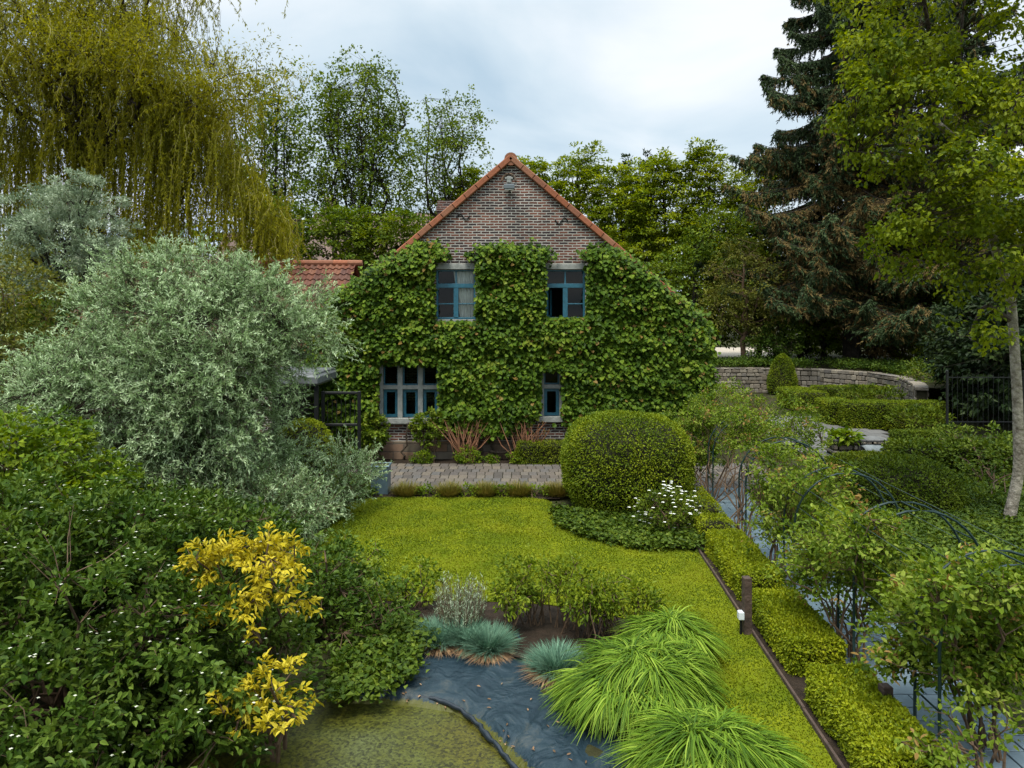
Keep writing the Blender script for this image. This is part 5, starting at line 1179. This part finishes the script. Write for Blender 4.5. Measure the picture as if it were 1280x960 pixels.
# its low outlying branch by the cobbles is a bush of its own
def silver_bush(lab, base, env, n):
    th = thing('silver_bush', lab, 'shrub', base); C, O = crown_points(env, n, .4, .25, 3.0, .05); m = MB(); per = 5; N = len(C) * per
    s0 = np.repeat(C, per, 0) + rng.normal(size=(N, 3)) * .08; dr = unit(np.repeat(O, per, 0) * .7 + rng.normal(size=(N, 3)) * .5 + np.array([0, 0, .45])); Ls = .14 + .16 * rng.random(N); K = 13; tt = np.linspace(.1, 1, K)
    pts = s0[:, None] + dr[:, None] * (Ls[:, None, None] * tt[None, :, None]); d = np.repeat(dr, K, 0) * .9 + rng.normal(size=(N * K, 3)) * .62; nn_ = np.array([0, 0, .8]) + rng.normal(size=(N * K, 3)) * .6
    m.leaves(pts.reshape(-1, 3), d, nn_, .068 * (.6 + .6 * rng.random(N * K)), .0165, np.clip(np.repeat(.40 + .2 * rng.normal(size=N), K) + np.tile(.5 * tt - .15, N) + .12 * rng.normal(size=N * K), 0, 1), 'q', .1, .15); part(m, 'foliage', L_silver, th)  # leaf tone darkens towards the shoot base: older leaves plus painted inner shade
    w_ = MB(); w_.twigs(s0, s0 + dr * Ls[:, None], .004, .0015)
    for i in rng.choice(len(C), 10, False): w_.tube(curve(np.asarray(base) - [0, 0, .03], C[i], (0, 0, .1)), np.linspace(.02, .006, 6), 5, cap=False)
    part(w_, 'stems', M_stem, th)
silver_bush('low silver leaved bush beside the zinc planter', base_at(425, 13.3), [E(432, 588, 13.2, 40, 32, .6), E(405, 612, 12.9, 42, 36, .6), E(385, 640, 12.2, 40, 30, .5)], 180)
silver_bush('silver-green bush at the left edge of the lawn, in front of the silver tree', base_at(330, 11.2), [E(325, 635, 10.9, 68, 50, .9), E(380, 640, 11.2, 40, 35, .6), E(255, 640, 10.6, 70, 50, .8)], 300)
# grey silver tree further back
env = [E(80, 295, 17, 62, 50, 1.3), E(40, 265, 17.2, 45, 32, 1.0), E(108, 248, 17, 34, 26, .7), E(20, 325, 16.8, 45, 32, .9), E(128, 315, 17, 28, 30, .7), E(85, 360, 17, 42, 25, .9)]
tree('silver_tree', 'grey-silver leaved tree at the left edge under the weeping willow', base_at(80, 17.5), P(85, 250, 17.2), .12, env, L_elae, 420, 52, .19, .10, .03, 'q', .45, .4, M_barkdark, 20, .045, .009, .6, sub=3, subr=.2, up=.5, droop=-.2, outw=.9, jit=.7, tone=.2)
# foreground shrubs
env = [E(100, 790, 6.3, 180, 160, 1.2), E(250, 830, 6.2, 110, 115, .9), E(30, 700, 7.0, 120, 100, 1.2), E(180, 710, 7.0, 110, 85, 1.0), E(40, 900, 5.6, 160, 120, 1.0), E(200, 920, 5.6, 130, 70, .8)]
shrub('dogwood', 'large dark green shrub with tiny cream flowers in the left foreground', 'shrub', base_at(90, 6.3), env, L_dog, 3000, 15, .10, .072, .036, 'p', .66, .22, M_stem, 40, zmin=-.05, sub=5, subr=.12, flower=(M_cream, 950, .0145), up=1.0, tone=.24, ldroop=.2)
env = [E(430, 770, 8.2, 62, 62, .7), E(470, 800, 7.9, 40, 45, .5), E(390, 760, 8.0, 55, 70, .7), E(420, 830, 7.5, 62, 35, .6), E(410, 710, 8.6, 40, 35, .5), E(350, 780, 8.2, 50, 70, .7)]
shrub('evergreen_shrub', 'dark glossy green shrub between the pond corner and the soil bed', 'shrub', base_at(420, 8.1), env, L_dog, 900, 13, .09, .06, .036, 'p', .5, .22, M_stem, 18, sub=4, subr=.11, up=.9, tone=.2)
th = shrub('golden_shrub', 'bright yellow leaved shrub growing through the dark green foreground shrubs', 'shrub', base_at(320, 6.6), [E(268, 700, 6.15, 34, 26, .3), E(325, 695, 6.3, 36, 22, .3), E(350, 720, 6.2, 24, 32, .25), E(305, 738, 6.1, 30, 20, .25), E(275, 765, 5.95, 22, 12, .2), E(290, 785, 5.9, 14, 8, .15), E(250, 690, 6.1, 20, 12, .2), E(372, 760, 6.3, 12, 8, .1)], L_yellow, 185, 11, .07, .066, .027, 'p', .3, .3, M_stem, 12, sub=5, subr=.10, up=1.1, flat=.4, tone=.15, ldroop=.25)
shrub('golden_shrub', 'small bright orange-yellow leaved shrub overhanging the pond', 'shrub', base_at(330, 5.9), [E(345, 855, 5.55, 26, 18, .2), E(312, 875, 5.5, 22, 22, .2), E(340, 890, 5.45, 26, 16, .2), E(318, 905, 5.4, 18, 10, .15), E(292, 882, 5.5, 10, 14, .1)], L_yellow, 70, 10, .055, .066, .028, 'p', .3, .3, M_stem, 8, sub=4, subr=.08, up=1.1, flat=.4, tone=.12, ldroop=.25)
env = [E(40, 560, 8.6, 75, 50, .8), E(-20, 600, 8.4, 80, 70, .9), E(100, 610, 8.6, 60, 45, .7), E(30, 640, 8.0, 100, 45, .9)]
shrub('hornbeam_shrub', 'light green layered shrub at the left edge below the silver tree', 'shrub', base_at(20, 8.8), env, L_lime, 600, 14, .14, .08, .05, 'p', .45, .3, M_stem, 22, up=1.2, flat=.3, droop=.1, tone=.25)
env = [E(20, 375, 14, 70, 60, 1.2), E(-30, 440, 13.5, 80, 70, 1.3), E(45, 455, 13, 55, 40, .9)]
shrub('olive_shrub', 'olive brown leaved shrub at the far left edge beside the silver tree', 'shrub', base_at(5, 14), env, L_olive, 420, 16, .2, .09, .05, 'q', .45, .3, M_stem, 16)
env = [E(200, 655, 9.4, 120, 45, 1.0), E(320, 680, 9.2, 70, 45, .8), E(110, 640, 9.0, 70, 50, .8)]
shrub('dark_shrub', 'dark leafy shrub in the gap between the silver tree and the flowering foreground shrub', 'shrub', base_at(210, 9.4), env, L_dog, 520, 14, .13, .075, .045, 'p', .4, .25, M_stem, 16)
# shrub mass under the willow and behind the annexe
env = [E(150, 420, 15.5, 110, 70, 1.4), E(60, 440, 15.0, 80, 70, 1.3)]
shrub('green_shrub', 'tall green shrub in the shade behind the silver leaved tree', 'shrub', base_at(120, 15.5), env, L_dog, 380, 15, .2, .1, .06, 'q', .45, .3, M_stem, 12)

# ------------------------------------------------------------------ weeping willow
rng = np.random.default_rng(21); random.seed(21)
b0 = base_at(118, 23.5); th = thing('weeping_willow', 'tall weeping willow with yellow-green hanging strands at the upper left', 'tree', b0)
wd = MB(); fork = P(118, 215, 23.5); wd.tube(curve(b0 - [0, 0, .2], fork, (.1, 0, 0), 6, .015), np.linspace(.40, .25, 6), 9)
limb_px = [(72, 80, 22.5, .17), (60, -10, 24, .13), (150, 30, 24, .17), (165, -60, 24.5, .14), (205, 120, 22.5, .13), (222, 45, 23.5, .12), (20, 60, 22, .12), (-20, 130, 22.5, .11), (235, 140, 22.5, .10), (-10, -40, 24, .12), (110, -80, 24, .14), (195, -30, 25, .12), (180, 140, 26, .12), (60, 120, 26.5, .12), (262, 150, 23.5, .09), (-80, 60, 24, .11)]
nodes = []
def grow(p0, p1, r0, lev):
    q = curve(p0, p1, (0, 0, .12 * np.linalg.norm(p1 - p0)), 8, .03); wd.tube(q, np.linspace(r0, r0 * .35, 8), 6 if lev < 2 else 4, cap=False)
    nodes.extend(list(q[3:]))
    if lev < 3:
        for _ in range(4):
            j = random.randint(3, 7); v = rng.normal(size=3) * (1.35 - .3 * lev) + unit(p1 - p0) * .8; v[2] = abs(v[2]) * .5 + .1
            grow(q[j], q[j] + v, r0 * .35, lev + 1)
for (px, py, D, r0) in limb_px: grow(fork, P(px, py, D), r0, 1)
nodes = np.array(nodes); part(wd, 'trunk', M_barkdark, th)
m = MB(); NS = 1700; i0 = rng.choice(len(nodes), NS); S0 = nodes[i0] + rng.normal(size=(NS, 3)) * .35; hz_ = rng.normal(size=(NS, 2)) * .45
pxn = S0[:, 0] * F / S0[:, 1] + 640
LS = (.6 + 2.2 * rng.random(NS) ** 1.6) * np.where(S0[:, 2] > 10, .45, 1)
# outer curtains that reach low on the right and left
cp = []
for _ in range(560):
    u = rng.random(); px = 190 + 180 * u ** .8; top = np.interp(px, [190, 260, 300, 340, 372], [150, 150, 205, 270, 315]); D = 21.5 + 2.5 * rng.random() ; p_ = P(px, top + 25 * rng.normal(), D); cp.append((*p_, (np.interp(px, [190, 300, 370], [345, 350, 355]) - top) * D / F * (.2 + .85 * rng.random())))
for _ in range(460):
    px = -60 + 290 * rng.random(); top = 130 + 60 * rng.random(); D = 22 + 2.5 * rng.random(); p_ = P(px, top, D); cp.append((*p_, (120 + 150 * rng.random()) * D / F))
cp = np.array(cp); S0 = np.concatenate([S0, cp[:, :3]]); LS = np.concatenate([LS, cp[:, 3]]); hz_ = np.concatenate([hz_, rng.normal(size=(len(cp), 2)) * .3]); NS = len(S0)
Cw, Ow = crown_points([E(110, 70, 24, 175, 110, 3.5), E(205, 75, 23.5, 55, 75, 2.3), E(30, 110, 23, 110, 90, 2.5), E(150, -30, 24, 110, 70, 3), E(240, 150, 23, 45, 60, 2), E(160, 150, 24, 110, 60, 3)], 1500, .2, .3, 2.0, 3)
S0 = np.concatenate([S0, Cw]); LS = np.concatenate([LS, .35 + .9 * rng.random(len(Cw))]); hz_ = np.concatenate([hz_, Ow[:, :2] * .5 + rng.normal(size=(len(Cw), 2)) * .25]); NS = len(S0)
D2 = ((Cw[:, None] - nodes[None, ::4]) ** 2).sum(-1); twb = MB(); twb.twigs(nodes[::4][D2.argmin(1)], Cw, .012, .004); part(twb, 'branchlets', M_barkdark, th)
K = 7; t_ = np.linspace(0, 1, K); sway = rng.random(NS) * 6.28
line = np.stack([S0[:, 0:1] + hz_[:, 0:1] * np.sqrt(t_) + .08 * np.sin(t_ * 5 + sway[:, None]), S0[:, 1:2] + hz_[:, 1:2] * np.sqrt(t_) + .08 * np.cos(t_ * 4 + sway[:, None]), S0[:, 2:3] - LS[:, None] * (t_ - .12 * np.sin(t_ * math.pi))], -1)
m2 = MB(); m2.blades(line, np.linspace(.008, .004, K), .1)
cnt = (LS * 42).astype(int); idx = np.repeat(np.arange(NS), cnt); s = rng.random(len(idx)); s = np.clip(s * 1.02, 0, .999) * (K - 1); j = s.astype(int); f_ = (s - j)[:, None]
pos = line[idx, j] * (1 - f_) + line[idx, j + 1] * f_; d = rng.normal(size=pos.shape) * .42; d[:, 2] -= .9
m.leaves(pos, d, rng.normal(size=pos.shape), .13 * (.6 + .7 * rng.random(len(pos))), .030, np.clip(np.repeat(.5 + .2 * rng.normal(size=NS), cnt) + .1 * rng.normal(size=len(pos)), 0, 1), 'q', .05, .1)
# leafy upper twigs
C = nodes + rng.normal(size=nodes.shape) * .3; leaf_clumps(m, C, np.tile([[0, 0, .3]], (len(C), 1)), 30, .46, .13, .038, 'q', .4, .3, .35, 1.0, .7, .2)
part(m, 'crown', L_willow, th); part(m2, 'hanging_twigs', L_willowtwig, th)
print('willow leaves', len(pos), 'nodes', len(nodes))

# ------------------------------------------------------------------ sparse trees behind the house
rng = np.random.default_rng(33); random.seed(33)
def sparse(lab, px, D, top, rx, bot, n, seed, mat=L_poplar, nl=30, stems=4):
    b_ = base_at(px, D); k = D / F; cz = (top + bot) / 2; env = [E(px, cz + (bot - top) * .02, D, rx, (bot - top) * .48), E(px, top + (bot - top) * .30, D, rx * .72, (bot - top) * .27), E(px - rx * .3, cz + 15, D, rx * .6, (bot - top) * .35), E(px + rx * .3, cz + 15, D, rx * .6, (bot - top) * .35)]
    th = thing('sparse_tree', lab, 'tree', b_, 'sparse tall trees behind the house'); C, O = crown_points(env, n, .25, .3, seed, 1.0)
    m = MB(); leaf_clumps(m, C, O, 15, .42, .18, .125, 'q', .5, .5, 0, .8, .8, .25); part(m, 'crown', mat, th)
    w_ = MB()
    for i in range(stems):
        tx = px + rx * (-.6 + 1.2 * (i + .5) / stems) + 6 * rng.normal(); ty = top + (bot - top) * (.08 + .25 * random.random())
        limbs_and_twigs(w_, b_ + np.array([.25 * rng.normal(), .25 * rng.normal(), -.1]), P(tx, ty, D), .13, env, C[np.abs((C[:, 0] * F / C[:, 1] + 640) - tx) < rx * .75], nl // stems, .045, .012, .22, .45, .3, (0, 0, 0), .018)
    part(w_, 'trunk', M_barkdark, th)
sparse('tall thin leaved tree standing just right of the willow', 338, 40, 72, 62, 318, 520, 1.0)
sparse('tallest thin leaved tree with a rounded crown, left of the gable', 447, 40, 58, 86, 318, 1020, 2.0, nl=44, stems=5)
sparse('see-through thin leaved tree between the tallest tree and the gable peak', 558, 44, 106, 64, 300, 430, 3.0, nl=32)
# broadleaf row to the right of the gable
GR = 'row of bright green broadleaf trees behind the house'
rowt = [(590, 45, 214, 48, 'small bright green tree just left of the gable peak'), (665, 47, 200, 46, 'bright green tree directly behind the gable peak'), (722, 46, 186, 48, 'bright green tree right of the gable peak with a pale loose top'), (775, 45, 205, 50, 'bright green tree in front of the two distant cypress tips'), (830, 44, 192, 52, 'bright green tree right of the two distant cypress tips'), (888, 43, 180, 54, 'tallest bright green tree of the row, spiky topped'), (945, 44, 200, 48, 'bright green tree at the right end of the row, against the spruce')]
for px, D, top, rx, lab in rowt:
    k = D / F; env = [E(px, 330, D, rx * 1.15, 95, 2.2), E(px, (top + 330) / 2 + 10, D, rx * .95, (330 - top) * .5, 2.0), E(px + 8 * rng.normal(), top + 35, D, rx * .55, 38, 1.3), E(px + 14 * rng.normal(), top + 14, D, rx * .25, 20, .7)]
    tree('broadleaf_tree', lab, base_at(px, D), P(px, top + 25, D), .2, env, L_horn, 760, 24, .46, .21, .12, 'q', .5, .28, M_barkdark, 16, .06, .014, .3, group=GR, up=1.3, flat=.28, droop=.12, tone=.26, outw=.9)
GR = 'dark bushes behind the annexe roof'
for px, D, top, rx, lab in [(350, 31, 246, 58, 'dark green bush behind the annexe, next to the willow'), (420, 30, 258, 62, 'dark green bush behind the middle of the annexe roof'), (490, 30, 262, 58, 'dark green bush behind the annexe, touching the gable edge')]:
    env = [E(px, 320, D, rx, 320 - top, 1.6), E(px + 15, top + 30, D, rx * .6, 30, 1.2)]
    tree('dark_bush', lab, base_at(px, D), P(px, top + 40, D), .12, env, L_poplar, 330, 20, .32, .16, .10, 'q', .5, .3, M_barkdark, 10, .05, .012, .3, group=GR, cat='bush', up=1.3, flat=.3)
# cypress tips
for px, top, w_, D, lab in [(785, 191, 9, 60, 'left one of two slim cypress tips above the bright green trees'), (806, 187, 12, 58, 'right one of two slim cypress tips above the bright green trees')]:
    k = D / F; b_ = base_at(px, D); env = [E(px, top + 60, D, w_, 62), E(px, top + 150, D, w_ * 1.6, 130)]
    tree('cypress', lab, b_, P(px, top + 20, D), .15, env, L_dark, 260, 22, .35, .3, .12, 'q', .6, .1, M_barkdark, 3, .03, .01, .0, group='distant cypresses', droop=-.8)
# lilac and small trees on the terrace
def on_t(px, D): b_ = base_at(px, D); b_[2] = 1.1; return b_
env = [E(925, 350, 36.5, 48, 50, 1.6), E(905, 385, 36, 40, 32, 1.3), E(955, 400, 36.5, 35, 35, 1.3), E(930, 310, 36.5, 30, 22, 1.0)]
tree('lilac_tree', 'small brownish green tree on a bare trunk above the gravel drive', on_t(935, 36.5), P(930, 330, 36.5), .16, env, L_olive, 330, 20, .30, .14, .08, 'q', .45, .3, M_stem, 14, .05, .014, .4, zmin=1.8, up=1.0)
env = [E(975, 420, 36, 28, 32, 1.0), E(955, 435, 36, 25, 20, .9)]
tree('bush', 'round mid green bush right of the small bare trunked tree, behind the cone', on_t(968, 36), P(970, 410, 36), .08, env, L_dog, 200, 18, .25, .13, .08, 'q', .5, .2, M_stem, 5, .03, .01, .2, cat='bush', zmin=1.2)
env = [E(905, 300, 40, 50, 40, 1.8), E(860, 360, 40, 50, 60, 2.0), E(890, 400, 44, 60, 40, 2.0)]
tree('shade_tree', 'dark green tree in the shade right of the house shoulder', on_t(865, 41), P(870, 310, 41), .2, env, L_poplar, 420, 22, .45, .2, .12, 'q', .5, .3, M_barkdark, 12, .06, .014, .3, zmin=1.8)

# ------------------------------------------------------------------ spruces
rng = np.random.default_rng(45); random.seed(45)
def spruce(lab, px, D, ztop, rbase, zlow, brown, nwh, seed, base_z=1.1, dens=1.0):
    b_ = base_at(px, D); b_[2] = base_z; th = thing('spruce', lab, 'tree', b_, 'tall dark spruces')
    w_ = MB(); w_.tube([b_ - [0, 0, .2], b_ + [0, 0, ztop * .5], b_ + [0, 0, ztop]], [.45, .28, .04], 9)
    m = MB(); mb_ = MB(); A, B = [], []
    for i in range(nwh):
        z = zlow + (ztop - zlow) * (i + random.random()) / nwh; Rr = rbase * (1 - (z / ztop)) ** .75 * (.45 + .75 * random.random()) + .25
        az = random.random() * 6.283; K = 8; t_ = np.linspace(0, 1, K)
        h = np.array([math.cos(az), math.sin(az)]); dz = -.55 * Rr * t_ + .36 * Rr * t_ ** 3 - .08 * Rr
        q = np.c_[b_[0] + h[0] * Rr * t_, b_[1] + h[1] * Rr * t_, base_z + z + dz]; w_.tube(q, np.linspace(.05, .008, K), 4, cap=False)
        n = int(26 * Rr * dens); s = .12 + .88 * rng.random(n) ** .8; sp = s * (K - 1); j = np.minimum(sp.astype(int), K - 2); f_ = (sp - j)[:, None]; p0 = q[j] * (1 - f_) + q[j + 1] * f_
        sd = np.array([-h[1], h[0], 0]); lat = rng.normal(size=n) * .22 * (1.2 - s) * Rr * .55
        p1 = p0 + sd * lat[:, None] + np.c_[h[0] * .15 * rng.random(n), h[1] * .15 * rng.random(n), -.15 - 1.15 * rng.random(n) ** 1.3 * (1 - .5 * s)]
        A.append(p0); B.append(p1)
        per = 22; N = n * per; u = rng.random((N, 1)); pos = np.repeat(p0, per, 0) * (1 - u) + np.repeat(p1, per, 0) * u
        d = np.repeat(unit(p1 - p0), per, 0) * .6 + rng.normal(size=(N, 3)) * .45 + np.array([h[0] * .2, h[1] * .2, -.45])
        isb = np.repeat((rng.random(n) < brown(z, s)), per); r = np.clip(.5 + .22 * rng.normal(size=N), 0, 1)
        Lf = .20 * (.6 + .7 * rng.random(N)); nn_ = rng.normal(size=(N, 3))
        m.leaves(pos[~isb], d[~isb], nn_[~isb], Lf[~isb], .062, r[~isb], 'q', .05, .1); mb_.leaves(pos[isb], d[isb], nn_[isb], Lf[isb], .05, r[isb], 'q', .05, .1)
    w_.twigs(np.concatenate(A), np.concatenate(B), .008, .004)
    part(m, 'crown', L_spruce, th); part(mb_, 'dry_twigs', L_brown, th); part(w_, 'trunk', M_barkdark, th)
spruce('tall dark spruce with drooping half brown boughs right of the sky', 1064, 38, 29, 8.2, 4.4, lambda z, s: np.clip(.70 - abs(z - 9.0) * .07, .06, .70) * (1.25 - .6 * s), 330, 1, dens=1.2)
spruce('second dark spruce behind the leafy maple branches at the right', 1195, 41, 26, 7.5, 4.0, lambda z, s: .12 + 0 * s, 150, 2)
spruce('dark spruce at the right edge behind the pale trunk', 1330, 34, 19, 5.5, 2.0, lambda z, s: .08 + 0 * s, 110, 3)
# dark evergreens below them
GR = 'dark evergreens shading the upper right garden'
for px, D, top, rx, mat, n, lab in [(1030, 40, 330, 50, L_lime, 330, 'yellow-green small tree glowing under the brown spruce boughs'), (1092, 38.5, 345, 42, L_brown, 260, 'brownish yew below the spruce, right of the topiary cone'), (1150, 38, 335, 80, L_birch, 560, 'green shade tree above the far clipped hedges'), (1238, 24, 330, 62, L_dark, 520, 'nearly black evergreen behind the iron fence'), (1310, 22, 300, 90, L_dark, 520, 'nearly black evergreen at the right edge behind the pale trunk'), (1120, 43, 300, 110, L_dark, 700, 'wide dark evergreen behind the curved stone wall'), (1240, 36, 300, 110, L_dark, 620, 'tall dark evergreen filling the gap behind the right hand tree'), (1000, 42, 330, 60, L_dark, 420, 'dark evergreen far behind the gravel drive')]:
    z0 = 1.1 if D > 31 else 0; bot = HOR + (HC - z0) * F / D; env = [E(px, (top + bot) / 2, D, rx, (bot - top) * .5, rx * D / F * .8), E(px + 10 * rng.normal(), top + 40, D, rx * .6, 45), E(px + 20 * rng.normal(), (top + bot) / 2 + 20, D, rx * 1.1, (bot - top) * .35)]
    b_ = base_at(px, D); b_[2] = z0
    tree('evergreen' if mat in (L_dark, L_brown) else 'shade_tree', lab, b_, P(px, top + 40, D), .2, env, mat, n, 22, .4, .2, .10, 'q', .5, .3, M_barkdark, 10, .06, .013, .25, group=GR, zmin=z0 + .15, up=.9, flat=.4, droop=.25)
env = [E(1160, 470, 27.5, 28, 22, 1.2), E(1195, 480, 26, 30, 34, 1.0), E(1130, 468, 31, 22, 14, .8)]
shrub('terrace_shrub', 'dark bush closing the right hand end of the curved stone wall', 'shrub', (16.4, 27.5, 1.05), env, L_boxd, 200, 16, .25, .12, .07, 'q', .45, .3, M_stem, 8, zmin=.6)
env = [E(1215, 560, 16.5, 50, 30, .8), E(1270, 590, 15, 60, 45, .9), E(1240, 640, 13.5, 50, 40, .8)]
shrub('shade_shrub', 'dark shrub mass around the foot of the pale trunk', 'shrub', base_at(1240, 15), env, L_gcov, 420, 13, .15, .09, .05, 'q', .45, .3, M_stem, 14)
env = [E(1150, 522, 22, 40, 16, .6), E(1090, 494, 26.5, 42, 12, .8)]
shrub('bed_perennials', 'loose green perennials inside the clipped hedge enclosure', 'plant', base_at(1090, 26), env, L_boxd, 160, 12, .15, .16, .05, 'q', .3, .2, M_stem, 4, droop=-.5)

# ------------------------------------------------------------------ right hand leafy tree on the pale trunk
b0 = G(1268, 655); th = thing('leafy_tree', 'tall leafy green tree on a pale mottled trunk at the right edge', 'tree', b0); Dm = b0[1]
M_pale = plain('pale_bark', (0.36, 0.32, 0.26), .85, scale=8, col2=(.085, .065, .045), bump=.9, detail=9)
wd = MB(); tk = np.array([P(1257, 668, Dm), P(1274, 590, Dm), P(1272, 500, Dm), P(1264, 370, Dm), P(1245, 315, Dm - .1), P(1228, 240, Dm - .2), P(1212, 190, Dm - .3), P(1170, 152, Dm - .5)])
t_i = np.linspace(0, 7, 36); tks = np.stack([np.interp(t_i, np.arange(8), tk[:, i]) for i in range(3)], 1); tks[1:-1] = (tks[:-2] + tks[1:-1] * 2 + tks[2:]) / 4
wd.tube(tks, np.interp(t_i, [0, 1, 3, 5, 7], [.105, .088, .078, .064, .048]), 10); part(wd, 'trunk', M_pale, th, True)
wd = MB(); lim = [[(1228, 240), (1200, 120), (1199, 60), (1210, -40)], [(1170, 152), (1140, 142), (1110, 136), (1060, 120)], [(1170, 152), (1165, 60), (1150, -30), (1140, -90)], [(1245, 315), (1210, 326), (1180, 324), (1150, 335), (1105, 347)], [(1263, 370), (1290, 280), (1310, 150), (1300, 0)], [(1228, 240), (1260, 170), (1290, 60), (1310, -60)], [(1212, 190), (1120, 180), (1060, 190)], [(1228, 250), (1150, 250), (1120, 270)], [(1262, 400), (1230, 380), (1210, 420)]]
ln = []
for L_ in lim:
    q = np.array([P(x, y, Dm + (.35 * math.sin(x * .07 + y * .03))) for x, y in L_]); ti = np.linspace(0, len(q) - 1, 12); q = np.stack([np.interp(ti, np.arange(len(q)), q[:, k]) for k in range(3)], 1); q[1:-1] = (q[:-2] + 2 * q[1:-1] + q[2:]) / 4
    wd.tube(q, np.linspace(.055, .014, 12), 6, cap=False); ln += list(q[3:])
ln = np.array(ln)
envs = [E(1100, 60, 11.6, 55, 50, .9), E(1130, 130, 11.4, 85, 70, 1.2), E(1085, 165, 11.8, 40, 40, .7), E(1210, 40, 12, 110, 80, 1.4), E(1280, 110, 11.6, 70, 110, 1.3), E(1200, 240, 11.2, 90, 60, 1.1), E(1160, 280, 11.6, 65, 45, .9), E(1240, 300, 11.4, 70, 75, 1.0), E(1120, 320, 12.2, 40, 28, .6), E(1210, 385, 11.4, 25, 55, .5), E(1150, -50, 12, 140, 60, 1.6), E(1290, 250, 11.8, 50, 120, 1.2), E(1110, 215, 12, 30, 28, .5)]
C, O = crown_points(envs, 1080, .35, .3, 5.0, 2.5, 5, .22); D2 = ((C[:, None] - ln[None]) ** 2).sum(-1); wd.twigs(ln[D2.argmin(1)], C, .009, .003, -.05)
part(wd, 'limbs', M_bark, th); m = MB(); leaf_clumps(m, C, O, 24, .17, .082, .06, 'p', .9, .4, .55, .9, .6, .22, ldroop=.2); part(m, 'crown', L_birch, th)

# ------------------------------------------------------------------ far wood closing the horizon, one mass
m = MB(); n = 5200; an = rng.random(n); px = -500 + 2300 * an; D = 75 + 25 * rng.random(n); topv = 300 + 18 * np.sin(px * .021) + 14 * np.sin(px * .063 + 1); py = topv + (410 - topv) * rng.random(n) ** .8
C = np.stack([(px - 640) * D / F, D, HC - (py - HOR) * D / F], 1); leaf_clumps(m, C, np.tile([[0, -.6, .6]], (n, 1)), 9, 1.3, .9, .6, 'q', tone=.25); tag(m.build('distant_woodland', L_poplar), kind='stuff')
print('faces', sum(len(o.data.polygons) for o in bpy.data.objects if o.type == 'MESH'))
